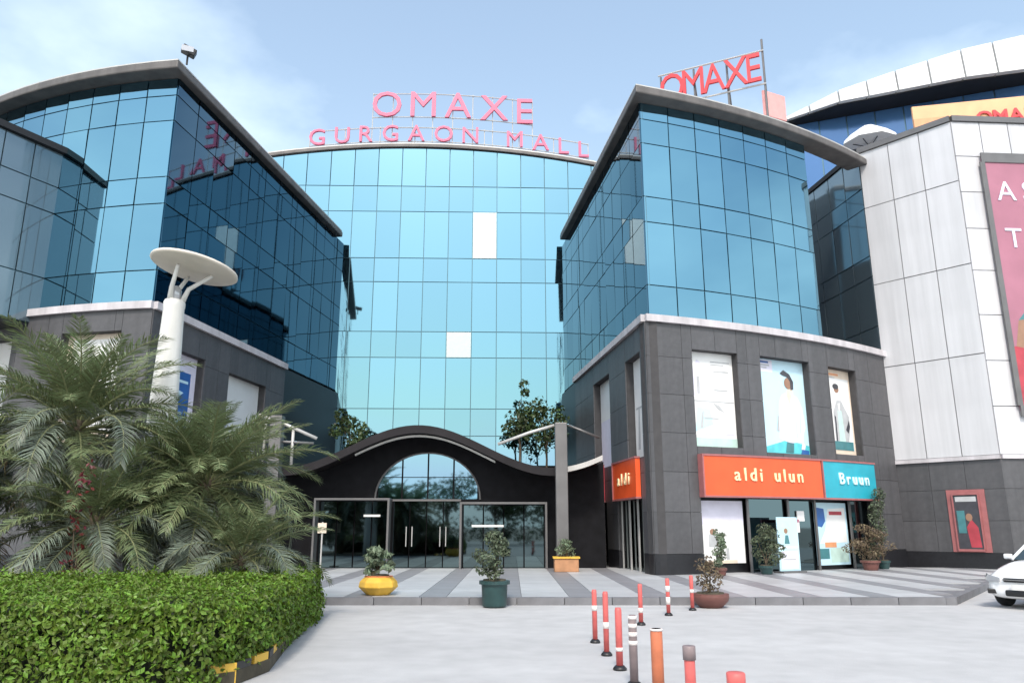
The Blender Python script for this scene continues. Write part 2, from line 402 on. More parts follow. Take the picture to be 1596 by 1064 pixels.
def letters(root, text, p, t0, t1, z, cap, mt, out=0.0, ext=0.06, bold=0.0, name='letter', flip=False, squeeze=1.0):
    """letters standing on path p between t0 and t1 (read left to right), cap = capital height"""
    k = cap / 0.71
    g = [None if ch == ' ' else glyph(ch, round(ext / k, 4), bold) for ch in text]
    ws = [0.36 * k if q is None else (q[2] - q[1]) * k * squeeze for q in g]
    sp = ((t1 - t0) - sum(ws)) / max(1, len(text) - 1); t = t0; made = []
    for ch, q, w in zip(text, g, ws):
        if q is not None:
            me = q[0].copy(); me.name = name
            mid = (q[1] + q[2]) / 2
            for v in me.vertices:
                x, y, zz = v.co; v.co = ((x - mid) * k * squeeze, -zz * k, y * k)
            me.materials.clear(); me.materials.append(mt)
            tt = t + w / 2; c = p(tt, out); a = p(tt - 0.05); b = p(tt + 0.05)
            made.append(link(name, me, root, Vector((c.x, c.y, z)) - root.location, (0, 0, math.atan2(b.y - a.y, b.x - a.x))))
        t += w + sp
    return made

# flat print: shapes on a poster, in metres across (u) and up (w)
def ell(cx, cz, rx, rz, n=14): return [(cx + rx * math.cos(2 * math.pi * i / n), cz + rz * math.sin(2 * math.pi * i / n)) for i in range(n)]
def rect(a, b, c, d): return [(a, c), (b, c), (b, d), (a, d)]
def poster(root, p, t0, t1, z0, z1, out, base, shapes, name='poster', label=None, frame=None):
    """poster board with a printed picture; shapes are (material, polygon) in fractions of its width and height"""
    A = p(t0, out); B = p(t1, out); e = (B - A).normalized(); n = Vector((e.y, -e.x)) * p.side; w = (B - A).length; h = z1 - z0
    mats = [M[base]]; mb = MB()
    def P(u, v, k): q = A + e * (u * w) + n * k; return (q.x, q.y, z0 + v * h)
    q = [P(0, 0, -.03), P(1, 0, -.03), P(1, 1, -.03), P(0, 1, -.03), P(0, 0, 0), P(1, 0, 0), P(1, 1, 0), P(0, 1, 0)]
    f = [(4, 5, 6, 7), (3, 2, 1, 0), (0, 1, 5, 4), (1, 2, 6, 5), (2, 3, 7, 6), (3, 0, 4, 7)]
    mb.raw(q, f if p.side > 0 else [x[::-1] for x in f])
    for i, (mn, poly) in enumerate(shapes):
        if M[mn] not in mats: mats.append(M[mn])
        mb.face([P(u, v, 0.003 + 0.001 * i) for u, v in poly], mats.index(M[mn]))
    o = mb.build(name, mats, root, label=label)
    if frame:
        fb = MB()
        for a, b, c, d in ((0, 1, -.02, .02), (0, 1, .98, 1.02)):
            fb.raw([P(a, c, -.02), P(b, c, -.02), P(b, d, -.02), P(a, d, -.02), P(a, c, .04), P(b, c, .04), P(b, d, .04), P(a, d, .04)], f)
        for a, b in ((-.02, .03), (.97, 1.02)):
            fb.raw([P(a, .02, -.02), P(b, .02, -.02), P(b, .98, -.02), P(a, .98, -.02), P(a, .02, .04), P(b, .02, .04), P(b, .98, .04), P(a, .98, .04)], f)
        fo = fb.build('frame', frame, None); fo.parent = o
        for v in fo.data.vertices: v.co -= root.location
    return o
# ------------------------------------------------------------------ setting: ground, road, plaza, planting bed
b = MB(); b.face([(-900, -900, -0.02), (900, -900, -0.02), (900, 900, -0.02), (-900, 900, -0.02)])
tag(b.build('ground', M['ground']), kind='structure')
b = MB(); b.prism([(-40, -30), (45, -30), (45, 24), (-40, 24)], -0.015, 0.0)
tag(b.build('road', M['road']), kind='structure')

plaza = bpy.data.objects.new('plaza', None); C.objects.link(plaza); tag(plaza, kind='structure')
KY, ZP = 16.8, 0.15
def plaza_right(y): return 9.3 if y < 17.0 else 9.3 + (y - 17.0) * 0.78
b = MB(); b.prism([(-24, KY + 0.16), (9.15, KY + 0.16), (9.3, 17.1), (18.5, 29), (26, 32.5), (26, 44), (-24, 44)], 0.003, ZP - 0.03)
b.build('paving_base', M['kerb'], plaza)
x = -12.6; i = 0; meshes = {}
while x < 17.6:
    w = 1.02 if i % 2 == 0 else 0.58
    for y0, y1 in [(KY + 0.17, 18.9), (18.9, 20.9), (20.9, 22.9), (22.9, 24.9), (24.9, 27.0), (27.0, 29.0)]:
        ya = y0
        if x + w > 9.2: ya = max(y0, 17.0 + (x + w - 9.2) / 0.78)
        if ya < y1 - 0.2:
            k = (i % 2, round(y1 - ya, 3))
            if k not in meshes:
                q = MB(); q.box((0, 0, 0), (w - 0.012, y1 - ya - 0.012, 0.03)); meshes[k] = q.mesh('paving_slab', M['pave_light' if i % 2 == 0 else 'pave_dark'])
            link('paving_slab', meshes[k], plaza, (x + w / 2, (ya + y1) / 2, ZP - 0.015 + random.uniform(-0.002, 0.002)))
    x += w; i += 1
q = MB(); q.box((0, 0, 0), (0.985, 0.16, 0.155)); kb = q.mesh('kerb_stone', M['kerb'])
for i in range(33): link('kerb_stone', kb, plaza, (-23.4 + i, KY + 0.08, 0.0765))
q = MB(); q.prism([(9.1, KY + 0.002), (9.32, KY + 0.002), (9.46, 17.02), (9.34, 17.12), (9.1, 16.97)], 0.0, 0.153); q.build('kerb_stone', M['kerb'], plaza)
d = Vector((9.2, 11.9)).normalized()
for i in range(14): link('kerb_stone', kb, plaza, (9.38 + d.x * (i + 0.5), 17.02 + d.y * (i + 0.5), 0.0765), (0, 0, math.atan2(d.y, d.x)))

# ------------------------------------------------------------------ wing buildings (shared builder)
ZC, ZR = 8.4, 16.5           # cornice, underside of roof
ROWS = [8.45, 9.6, 11.9, 12.85, 14.9, 15.85, 16.5]
SROWS = [0.15, 0.77, 2.05, 3.3, 4.55, 5.8, 7.05, 8.2]
def wing(name, label, front, side, gfront, gside, gf, gs, core, upper, roof, stone_side, fo, so_, ncf, ncs, cat='building'):
    base = Vector((*core[0], 0)); root = thing(name, label, cat, base)
    b = MB(); b.prism(core, 0.05, 8.15); b.build('core_wall', M['wall_back'], root)
    b = MB(); b.prism(upper, 8.16, ZR - 0.02); b.build('upper_core_wall', M['wall_back'], root)
    # stone storeys
    clad(root, front, 0, front.L, SROWS[1:], 1.3, fo, M['stone'])
    clad(root, side, stone_side[0], stone_side[1], SROWS[1:], 1.3, so_, M['stone'])
    for p, a, z in ((front, 0, front.L), (side, stone_side[0], stone_side[1])):
        ops = [o for o in (fo if p is front else so_) if o[2] < 0.5]
        xs = [a] + [v for o in sorted(ops) for v in o[:2]] + [z]
        for k in range(0, len(xs), 2):
            if xs[k + 1] - xs[k] > 0.05:
                q = MB(); p.strip(q, xs[k], xs[k + 1], 0.12, 0.765, -0.4, 0.03); q.build('plinth', M['stone_dark'], root)
    for p, a, z in ((front, 0, front.L), (side, stone_side[0], stone_side[1])):
        q = MB(); p.strip(q, a, z, 8.2, 8.44, -0.6, 0.14); q.build('cornice', M['cornice'], root)
    # terrace floor behind the cornice
    # glass storeys
    for p, rng, nc, gm in ((gfront, gf, ncf, 'glass'), (gside, gs, ncs, 'glass_painted_dim')):
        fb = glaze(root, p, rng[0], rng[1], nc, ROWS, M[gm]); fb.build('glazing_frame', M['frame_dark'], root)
    b = MB(); b.prism(roof, ZR, ZR + 0.28); o = b.build('roof', M['roof'], root); bevel(o, 0.05, 2)
    q = MB(); q.prism([((x - core[0][0]) * 0.99 + core[0][0], (y - core[0][1]) * 0.99 + core[0][1]) for x, y in roof], ZR + 0.282, ZR + 0.33)
    q.build('roof_capping', M['steel_pale'], root)
    return root

def roof_poly(side_far, side_corner, front, o, back, flip):
    fp = [v.copy() for v in front.pts(0, front.L, o, 0.8)]
    if flip:      # front runs left to right and ends at the corner
        c = isect(side_corner, side_far, fp[-2], fp[-1]); return [tuple(v) for v in fp[:-1]] + [tuple(c), tuple(side_far)] + back
    c = isect(side_far, side_corner, fp[1], fp[0]); return [tuple(side_far), tuple(c)] + [tuple(v) for v in fp[1:]] + back

# right wing
R0, R1, R2 = Vector((4.4, 24.4)), Vector((14.9, 29.9)), Vector((2.3, 41.0))
rf0 = Path(R0, R1, 0.55); rf = Remap(rf0, 0.955, -0.12); rs = Path(R2, R0)
a1, a2 = offs(R0, R1, 0.25); b1, b2 = offs(R2, R0, 0.25); g0 = isect(a1, a2, b1, b2)
rgf = Path(g0, a2, 0.55); rgs = Path(b1, g0)
c1, c2 = offs(R0, R1, 0.7); d1, d2 = offs(R2, R0, 0.7); k0 = isect(c1, c2, d1, d2)
e1 = c1 + (c2 - c1) * 0.99
core = [tuple(k0), tuple(e1), (14.4, 38.0), tuple(Vector((3.1, 40.5)))]
ue = rgf(7.7, -0.4); upper = [tuple(k0), tuple(ue), (ue.x - 2.6, ue.y + 5.0), (5.5, 38.0), (3.1, 40.5)]
s1, s2 = offs(R2, R0, -0.06)
roof = roof_poly(s1 + (s1 - s2).normalized() * -2.6, s2, rf0, 0.3, [tuple(rf0(rf0.L - 0.1, -0.55)), tuple(rf0(10.2, -0.55)), tuple(rf0(8.3, -0.55)), (7.6, 33.0), (6.0, 38.8)], False)
SL = rs.L
fo = [(a * 0.955 + -0.12, b * 0.955 + -0.12, c, d) for a, b, c, d in [(1.92, 3.85, 4.15, 7.38), (4.9, 7.4, 4.05, 7.4), (8.5, 10.25, 4.15, 7.36), (1.95, 10.45, 0.12, 2.5)]]
so2 = [(SL - 7.45, SL - 4.8, 3.85, 7.4), (SL - 2.47, SL - 0.65, 3.83, 7.33), (SL - 4.1, SL - 1.0, 0.12, 2.5), (SL - 9.0, SL - 5.7, 0.12, 2.5)]
wr = wing('glass_wing_building', 'angular glass wing over grey stone shop floors with an orange shop sign', rf0, rs, rgf, rgs,
          (0, 7.85), (0, rgs.L), core, upper, roof, (SL - 11.2, SL), fo, so2, 7, 12)
# lower dark cladding further in, and the end of the glass
lo = Path(R2, R0); q = MB(); lo.strip(q, 0.3, SL - 11.22, 0.15, 8.3, -0.5, -0.1); q.build('inner_wall', M['stone_dark'], wr)
e = rgf(7.9); q = MB(); q.box((e.x - 1.2, e.y + 2.3, 12.5), (0.2, 4.6, 8.0), R(27)); q.build('end_wall', M['glass_dark'], wr)
q = MB(); q.prism([tuple(rf0(6.5, -0.5)), tuple(rf0(rf0.L - 0.05, -0.5)), (14.3, 37), (6, 37)], 8.18, 8.3); q.build('terrace_floor', M['kerb'], wr)
# windows of the upper stone floor
grey_lines = [('poster_lilac', [(0.08, 0.52), (0.34, 0.60), (0.42, 0.84), (0.20, 0.92), (0.10, 0.80)]), ('poster_sky', [(0.10, 0.16), (0.5, 0.24), (0.44, 0.40), (0.16, 0.42)]), ('poster_grey', rect(0.5, 0.93, 0.90, 0.912)), ('poster_grey', rect(0.5, 0.8, 0.87, 0.88)), ('poster_grey', [(0.20, 0.20), (0.26, 0.36), (0.30, 0.38), (0.27, 0.20)]),('poster_grey', rect(0.02, 0.98, 0.475, 0.487)), ('poster_grey', rect(0.18, 0.24, 0.56, 0.74)), ('poster_grey', [(0.5, 0.47), (0.62, 0.40), (0.76, 0.37), (0.66, 0.44)]),
              ('poster_mint', rect(0, 1, 0, 0.10)), ('poster_lilac', rect(0.3, 0.95, 0.14, 0.20)), ('poster_grey', rect(0.55, 0.9, 0.80, 0.812)),
              ('poster_grey', rect(0.55, 0.86, 0.60, 0.612)), ('poster_grey', rect(0.3, 0.62, 0.30, 0.312))]
poster(wr, rf, 1.92, 3.85, 4.15, 7.38, -0.28, 'poster_white', grey_lines, 'window_poster', 'white window poster with thin grey print')
poster(wr, rf, 4.9, 7.4, 4.05, 7.4, -0.28, 'poster_sky', [
    ('poster_aqua', [(0.02, 0), (1, 0), (1, 0.10), (0.55, 0.15), (0.12, 0.07)]), ('poster_lilac', rect(0.0, 0.36, 0.86, 0.99)),
    ('poster_cream', [(0.50, 0.60), (0.60, 0.64), (0.64, 0.70), (0.74, 0.70), (0.76, 0.60), (0.70, 0.56)]),
    ('poster_lilac', [(0.40, 0.16), (0.42, 0.40), (0.44, 0.54), (0.50, 0.62), (0.58, 0.655), (0.74, 0.65), (0.84, 0.61), (0.92, 0.50), (0.96, 0.30), (0.90, 0.22), (0.88, 0.14), (0.62, 0.12)]),
    ('poster_white', [(0.44, 0.15), (0.46, 0.42), (0.47, 0.54), (0.58, 0.645), (0.72, 0.64), (0.80, 0.58), (0.82, 0.40), (0.80, 0.15), (0.62, 0.13)]),
    ('poster_cream', [(0.60, 0.645), (0.66, 0.52), (0.72, 0.64), (0.67, 0.665)]), ('poster_grey', [(0.655, 0.52), (0.66, 0.16), (0.668, 0.16), (0.67, 0.52)]),
    ('poster_sky', [(0.50, 0.20), (0.56, 0.38), (0.57, 0.37), (0.53, 0.20)]), ('poster_sky', [(0.74, 0.18), (0.76, 0.42), (0.775, 0.42), (0.78, 0.18)]), ('poster_sky', [(0.82, 0.24), (0.86, 0.50), (0.875, 0.49), (0.85, 0.22)]),
    ('poster_grey', rect(0.06, 0.30, 0.925, 0.94)), ('poster_grey', rect(0.06, 0.24, 0.90, 0.912)), ('poster_blue', rect(0.06, 0.28, 0.955, 0.975)),
    ('poster_grey', [(0.36, 0.24), (0.40, 0.40), (0.42, 0.40), (0.40, 0.24)]),
    ('poster_skin', ell(0.66, 0.76, 0.085, 0.062)), ('poster_dark', [(0.50, 0.86), (0.58, 0.90), (0.70, 0.86), (0.77, 0.78), (0.76, 0.70), (0.70, 0.69), (0.70, 0.78), (0.64, 0.83), (0.56, 0.84)]),
    ('poster_teal', [(0.50, 0.02), (0.54, 0.13), (0.68, 0.12), (0.66, 0.02)]), ('poster_lilac', [(0.82, 0.06), (0.86, 0.15), (0.92, 0.10), (0.88, 0.04)]),
    ('poster_blue', [(0.80, 0.0), (0.84, 0.06), (0.98, 0.05), (0.98, 0.0)])], 'window_poster', 'pale blue window poster of a figure in a white shirt')
poster(wr, rf, 8.5, 10.25, 4.15, 7.36, -0.28, 'poster_cream', [
    ('poster_white', rect(0.12, 0.95, 0.06, 0.90)), ('poster_orange', [(0, 1), (0.25, 1), (0.12, 0.80), (0, 0.74)]),
    ('poster_grey', [(0.30, 0.08), (0.30, 0.50), (0.46, 0.64), (0.62, 0.64), (0.86, 0.46), (0.86, 0.30), (0.74, 0.10)]),
    ('poster_mint', [(0.44, 0.10), (0.46, 0.52), (0.60, 0.52), (0.66, 0.12)]), ('poster_white', [(0.48, 0.60), (0.52, 0.50), (0.57, 0.61)]), ('poster_dark', [(0.32, 0.10), (0.33, 0.46), (0.38, 0.44), (0.37, 0.10)]), ('poster_orange', rect(0.18, 0.60, 0.93, 0.955)), ('poster_grey', rect(0.18, 0.46, 0.90, 0.912)), ('poster_skin', ell(0.48, 0.77, 0.09, 0.045)),
    ('poster_dark', ell(0.46, 0.80, 0.11, 0.035)), ('poster_teal', rect(0.16, 0.92, 0.06, 0.16)), ('poster_dark', [(0.70, 0.30), (0.84, 0.42), (0.86, 0.34), (0.78, 0.26)])],
    'window_poster', 'cream and orange window poster of a standing figure')
poster(wr, rs, SL - 7.45, SL - 4.8, 3.85, 7.4, -0.28, 'poster_lilac', [('poster_white', rect(0, 1, 0.55, 1))], 'window_poster', 'plain pale lilac window poster')
poster(wr, rs, SL - 2.47, SL - 0.65, 3.83, 7.33, -0.28, 'poster_white', [('poster_grey', [(0.60, 0.55), (0.66, 0.9), (0.78, 0.92), (0.72, 0.55)]), ('poster_dark', ell(0.70, 0.88, 0.10, 0.05)),
    ('poster_grey', [(0.15, 0.1), (0.25, 0.5), (0.32, 0.5), (0.3, 0.1)]), ('poster_grey', rect(0.1, 0.9, 0.50, 0.52))], 'window_poster', 'white window poster with a dark sketched figure')
# shopfront on the ground floor
def bay(name, p, t0, t1, z0, z1, out, mt, d=0.05, label=None):
    q = MB(); p.strip(q, t0, t1, z0, z1, out - d, out); return q.build(name, mt, wr, label=label)
bay('shop_back_wall', rf, 1.95, 10.45, 0.15, 2.5, -0.42, M['stone_dark'], 0.2)
poster(wr, rf, 2.06, 3.82, 0.45, 2.42, -0.22, 'poster_white', [('poster_lilac', rect(0, 1, 0.62, 1)), ('poster_grey', [(0.16, 0.26), (0.16, 0.44), (0.26, 0.54), (0.38, 0.46), (0.36, 0.26)]),
    ('poster_skin', ell(0.26, 0.5, 0.07, 0.05)), ('poster_dark', rect(0.30, 0.36, 0.06, 0.20)), ('poster_cream', rect(0.1, 0.8, 0.0, 0.05)), ('poster_grey', rect(0.55, 0.62, 0.06, 0.24))], 'shop_window', 'white printed shop window beside the glass door')
for t in (3.9, 5.75, 7.12, 9.1):
    bay('shop_mullion', rf, t, t + 0.09, 0.15, 2.5, -0.08, M['steel'])
bay('shop_glass', rf, 4.0, 5.74, 0.15, 2.5, -0.2, M['glass_dark'])
bay('shop_door', rf, 5.86, 7.1, 0.15, 2.45, -0.2, M['glass_dark'], label='dark glass shop door')
q = MB(); c = rf(6.45, -0.16); q.box((c.x, c.y, 1.95), (0.34, 0.03, 0.34), math.atan2(rf.e.y, rf.e.x)); q.build('door_notice', M['poster_white'], wr)
poster(wr, rf, 7.24, 9.08, 0.3, 2.42, -0.22, 'poster_sky', [('poster_white', [(0.1, 0.34), (0.3, 0.56), (0.42, 0.9), (0.95, 0.92), (0.95, 0.36)]), ('poster_blue', [(0.08, 0.62), (0.08, 0.92), (0.3, 0.9), (0.32, 0.7), (0.2, 0.6)]),
    ('poster_red', rect(0.45, 0.85, 0.80, 0.86)), ('poster_orange', rect(0.25, 0.6, 0.28, 0.36)), ('poster_mint', rect(0.4, 0.95, 0.04, 0.27)), ('poster_teal', rect(0.0, 0.36, 0.1, 0.26))], 'shop_window', 'pale blue and white printed shop window')
bay('shop_glass', rf, 9.2, 10.45, 0.15, 2.5, -0.2, M['glass_dark'])
# side shopfronts, facing the courtyard
for t0, t1 in ((SL - 4.1, SL - 1.0), (SL - 9.0, SL - 5.7)):
    bay('shop_back_wall', rs, t0, t1, 0.15, 2.5, -0.42, M['stone_dark'], 0.2)
    n = 3
    for k in range(n): bay('shop_glass', rs, t0 + (t1 - t0) * k / n + 0.05, t0 + (t1 - t0) * (k + 1) / n - 0.05, 0.15, 2.5, -0.2, M['glass_dark'])
    for k in range(n + 1): bay('shop_mullion', rs, t0 + (t1 - t0) * k / n - 0.05, t0 + (t1 - t0) * k / n + 0.05, 0.15, 2.5, -0.1, M['steel_pale'])

# shop signs (each lifts off the wall)
def signboard(label, p, t0, t1, z0, z1, mt, text, tt0, tt1, tz, cap, tm, proj=0.28, group=None):
    c = p((t0 + t1) / 2, proj); root = thing('shop_sign', label, 'shop sign', (c.x, c.y, z0), group)
    q = MB(); p.strip(q, t0, t1, z0, z1, 0.04, proj); q.build('sign_box', mt, root)
    q = MB(); p.strip(q, t0 - 0.03, t1 + 0.03, z1 + 0.002, z1 + 0.06, 0.04, proj + 0.03); p.strip(q, t0 - 0.03, t1 + 0.03, z0 - 0.06, z0 - 0.002, 0.04, proj + 0.03)
    p.strip(q, t0 - 0.06, t0 - 0.002, z0 - 0.06, z1 + 0.06, 0.04, proj + 0.034); q.build('sign_frame', M['dull_red'], root)
    if text: letters(root, text, p, tt0, tt1, tz, cap, tm, out=proj + 0.02, ext=0.02, bold=0.012)
    return root
signboard('long orange shop sign with small cream lettering over the shop window', rf, 1.95, 7.2, 2.57, 3.82, M['orange'], 'aldi ulun', 3.15, 6.2, 3.06, 0.42, M['sign_text'])
signboard('teal shop sign with pale lettering beside the orange sign', rf, 7.3, 10.4, 2.57, 3.82, M['teal'], 'Bruun', 8.15, 9.9, 3.06, 0.40, M['sign_text_pale'])
signboard('orange shop sign on the courtyard side near the stone corner', rs, SL - 4.0, SL - 1.05, 2.55, 3.8, M['orange'], 'aldi', SL - 3.3, SL - 1.8, 3.0, 0.4, M['sign_text'], 0.2)
signboard('dull red shop sign deeper in the courtyard beside the canopy', rs, SL - 8.9, SL - 5.9, 2.57, 3.9, M['poster_red'], None, 0, 0, 0, 0, None, 0.2)

# left wing
L0, L1, L2 = Vector((-11.2, 22.9)), Vector((-21.5, 26.9)), Vector((-8.9, 39.0))
lf = Path(L1, L0, 0.7); ls = Path(L0, L2)
a1, a2 = offs(L1, L0, 0.25); b1, b2 = offs(L0, L2, 0.25); g0 = isect(a1, a2, b1, b2)
lgf = Path(a1, g0, 0.7); lgs = Path(g0, b2)
c1, c2 = offs(L1, L0, 0.7); d1, d2 = offs(L0, L2, 0.7); k0 = isect(c1, c2, d1, d2)
core = [tuple(k0), tuple(c1), (-21, 38), (-9.6, 38.7)]
s1, s2 = offs(L0, L2, -0.06)
roof = roof_poly(s2 + (s2 - s1).normalized() * -1.0, s1, lf, 0.3, [(-12, 38.4), (-22, 38.4)], True)
LL = lf.L
lfo = [(LL - 3.15, LL - 0.98, 4.1, 7.54), (LL - 7.4, LL - 5.2, 4.1, 7.54)]
lso = [(1.03, 3.2, 4.1, 7.25), (4.9, 7.9, 4.1, 7.15)]
wl = wing('glass_wing_building', 'angular glass wing on grey stone floors rising behind the palms', lf, ls, lgf, lgs,
          (0, lgf.L), (0, lgs.L), core, core, roof, (0, 9.6), lfo, lso, 10, 12)
q = MB(); ls.strip(q, 9.62, ls.L - 0.1, 0.15, 8.3, -0.5, -0.1); q.build('inner_wall', M['stone_dark'], wl)
poster(wl, ls, 1.03, 3.2, 4.1, 7.25, -0.28, 'poster_lilac', [('poster_blue', rect(0.04, 0.86, 0.05, 0.82)), ('poster_sky', [(0.15, 0.5), (0.5, 0.62), (0.7, 0.6), (0.4, 0.46)]),
    ('poster_sky', [(0.2, 0.16), (0.6, 0.3), (0.75, 0.24), (0.4, 0.12)]), ('poster_sky', rect(0.2, 0.7, 0.36, 0.39)), ('poster_sky', rect(0.3, 0.8, 0.70, 0.73))], 'window_poster', 'blue window poster with pale streaks and white border')
poster(wl, ls, 4.9, 7.9, 4.1, 7.15, -0.28, 'poster_white', [('poster_grey', rect(0.3, 0.6, 0.5, 0.51)), ('poster_lilac', rect(0, 1, 0, 0.4))], 'window_poster', 'plain white window poster')
poster(wl, lf, LL - 3.15, LL - 0.98, 4.1, 7.54, -0.28, 'poster_cream', [('poster_white', rect(0.1, 0.9, 0.1, 0.95)), ('poster_grey', rect(0.3, 0.5, 0.3, 0.7))], 'window_poster', 'cream window poster half hidden by the palm')
poster(wl, lf, LL - 7.4, LL - 5.2, 4.1, 7.54, -0.28, 'poster_white', [('poster_grey', rect(0.2, 0.8, 0.4, 0.5))], 'window_poster')
q = MB(); q.box((-15.3, 30, 13.0), (0.5, 0.5, 0.5)); 
# flood light on the corner of the roof
fl = thing('floodlight', 'small dark floodlight on the roof corner of the palm-side wing', 'floodlight', (-11.05, 22.95, ZR + 0.33))
q = MB(); q.tube([(-11.05, 22.95, ZR + 0.33), (-11.05, 22.95, ZR + 0.66)], 0.035, 8); q.build('bracket', M['black'], fl)
q = MB(); q.box((-11.0, 22.9, ZR + 0.80), (0.46, 0.28, 0.26), R(25), mtx=Matrix.Rotation(R(25), 4, 'Z') @ Matrix.Rotation(R(20), 4, 'Y')); o = q.build('lamp_housing', M['black'], fl); bevel(o, 0.03)
q = MB(); q.box((-10.98, 22.74, ZR + 0.81), (0.38, 0.03, 0.2), R(25)); q.build('lens', M['lamp_glass'], fl)

# dark block at the far left
bp = [(-16.85, 21.55), (-15.55, 24.15)]
br = thing('dark_glass_block', 'dark grey glass block projecting from the palm-side wing', 'building', (-18.5, 24, 8.0))
q = MB(); q.prism([(-16.95, 21.75), (-15.8, 24.1), (-17, 26), (-24, 27), (-24, 23.0)], 8.0, 14.1); q.build('core_wall', M['frame_dark'], br)
pa, pb = Path(bp[0], bp[1]), Path((-24, 22.85), bp[0])
BZ = [8.02, 9.6, 11.9, 12.85, 14.1]
for p, nc in ((pa, 3), (pb, 5)):
    fb = glaze(br, p, 0, p.L, nc, BZ, M['glass_grey']); fb.build('glazing_frame', M['frame_dark'], br)
q = MB(); q.prism([(-16.75, 21.45), (-15.35, 24.1), (-15.6, 24.3), (-17, 26), (-24, 27), (-24, 22.7)], 14.1, 14.32); q.build('roof', M['soffit'], br)
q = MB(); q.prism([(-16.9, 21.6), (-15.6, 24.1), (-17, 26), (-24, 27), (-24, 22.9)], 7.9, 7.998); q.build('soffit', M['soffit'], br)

# ------------------------------------------------------------------ central building
CR, CX, CY = 600.0, -21.0, 38.85
def arcpt(x): return (x, CY + CR - math.sqrt(CR * CR - (x - CX) ** 2))
xa, xb = -15.35, 8.4
A, B = arcpt(xa), arcpt(xb); ch = math.dist(A, B)
cf = Path(A, B, CR - math.sqrt(CR * CR - ch * ch / 4))
cb = thing('central_glass_building', 'tall curved glass front in the middle with pink letters on top', 'building', (-4, 45, 0))
CZ = [4.6, 6.1, 7.5, 10.2, 11.6, 14.35, 15.7, 18.4, 19.9]
fb = glaze(cb, cf, 0, cf.L, 18, CZ, M['glass'], special={(10, 6), (9, 3)}, tilt=R(0.3)); fb.build('glazing_frame', M['frame_dark'], cb)
def rim(x): return 22.25 - 0.0095 * (x + 5.3) ** 2        # the parapet bows up in the middle
for i in range(18):
    t0, t1 = cf.L * i / 18 + 0.022, cf.L * (i + 1) / 18 - 0.022
    p0, p1 = cf(t0, 0.02), cf(t1, 0.02); q = MB()
    v = [(p0.x, p0.y, 19.922), (p1.x, p1.y, 19.922), (p1.x, p1.y, rim(p1.x) - 0.04), (p0.x, p0.y, rim(p0.x) - 0.04)]
    q.raw(v + [(x, y + 0.04, z) for x, y, z in v], [(0, 1, 2, 3), (5, 4, 7, 6), (0, 4, 5, 1), (1, 5, 6, 2), (2, 6, 7, 3), (3, 7, 4, 0)]); q.build('glass_pane', M['glass'], cb)
back = [(xb + 0.4, 52), (xa - 0.4, 52)]
def rimstrip(d0, d1, o0, o1):
    q = MB(); v = []
    for i in range(37):
        t = cf.L * i / 36
        for o_, dz in ((o0, d0), (o1, d0), (o1, d1), (o0, d1)):
            p = cf(t, o_); v.append((p.x, p.y, rim(cf(t).x) + dz))
    q.raw(v, [(i * 4 + j, i * 4 + (j + 1) % 4, i * 4 + 4 + (j + 1) % 4, i * 4 + 4 + j) for i in range(36) for j in range(4)] + [(3, 2, 1, 0), tuple(144 + j for j in range(4))]); return q
rimstrip(0.0, 0.17, -0.4, 0.16).build('parapet_coping', M['roof'], cb)
rimstrip(0.172, 0.27, -0.4, 0.08).build('parapet_capping', M['steel_pale'], cb)
q = MB(); v = []
for i in range(19):
    p = cf(cf.L * i / 18, -0.1); v += [(p.x, p.y, 19.9), (p.x, p.y, rim(p.x) - 0.01)]
q.raw(v, [(2 * i, 2 * i + 2, 2 * i + 3, 2 * i + 1) for i in range(18)]); q.build('parapet_wall', M['frame_dark'], cb)
q = MB(); q.prism([tuple(v) for v in cf.pts(0.05, cf.L - 0.05, -0.27, 1.3)] + back, 0.1, 19.95); q.build('core_wall', M['wall_back'], cb)
q = MB(); q.prism([tuple(v) for v in cf.pts(0.1, cf.L - 0.1, -0.45, 1.3)] + back, 19.96, 20.6); q.build('roof', M['roof'], cb)

def xt(x):   # distance along the facade for a given x
    return CR * (math.asin((x - CX) / CR) - math.asin((xa - CX) / CR))
def roofsign(name, label, text, x0, x1, z, cap, mt, out=-0.42, zroof=20.6):
    c = cf(xt((x0 + x1) / 2), out); root = thing(name, label, 'rooftop sign', (c.x, c.y, zroof))
    for o in letters(root, text, cf, xt(x0), xt(x1), z, cap, mt, out=out, ext=0.07, bold=0.0): o.location.z += rim(o.location.x + c.x) - 22.2
    q = MB(); t0, t1 = xt(x0), xt(x1)
    for zz in (z + 0.02, z + cap - 0.1): q.tube([(*cf(t0 + (t1 - t0) * i / 16, out - 0.12), zz + rim(cf(t0 + (t1 - t0) * i / 16).x) - 22.2) for i in range(17)], 0.03, 6)
    q.build('rail', M['steel_pale'], root)
    for i in range(9):
        p0 = cf(t0 + (t1 - t0) * i / 8, out - 0.17); q = MB(); q.tube([(p0.x, p0.y, zroof), (p0.x, p0.y, z + cap + rim(p0.x) - 22.2)], 0.028, 6); q.build('post', M['steel_pale'], root)
roofsign('rooftop_sign', 'larger upper row of pink letters OMAXE above the curved glass front', 'OMAXE', -8.0, 1.2, 24.4, 1.6, M['red_sign'])
roofsign('rooftop_sign', 'lower row of pink letters GURGAON MALL along the curved roof edge', 'GURGAON MALL', -11.5, 4.4, 22.85, 1.0, M['red_sign'])

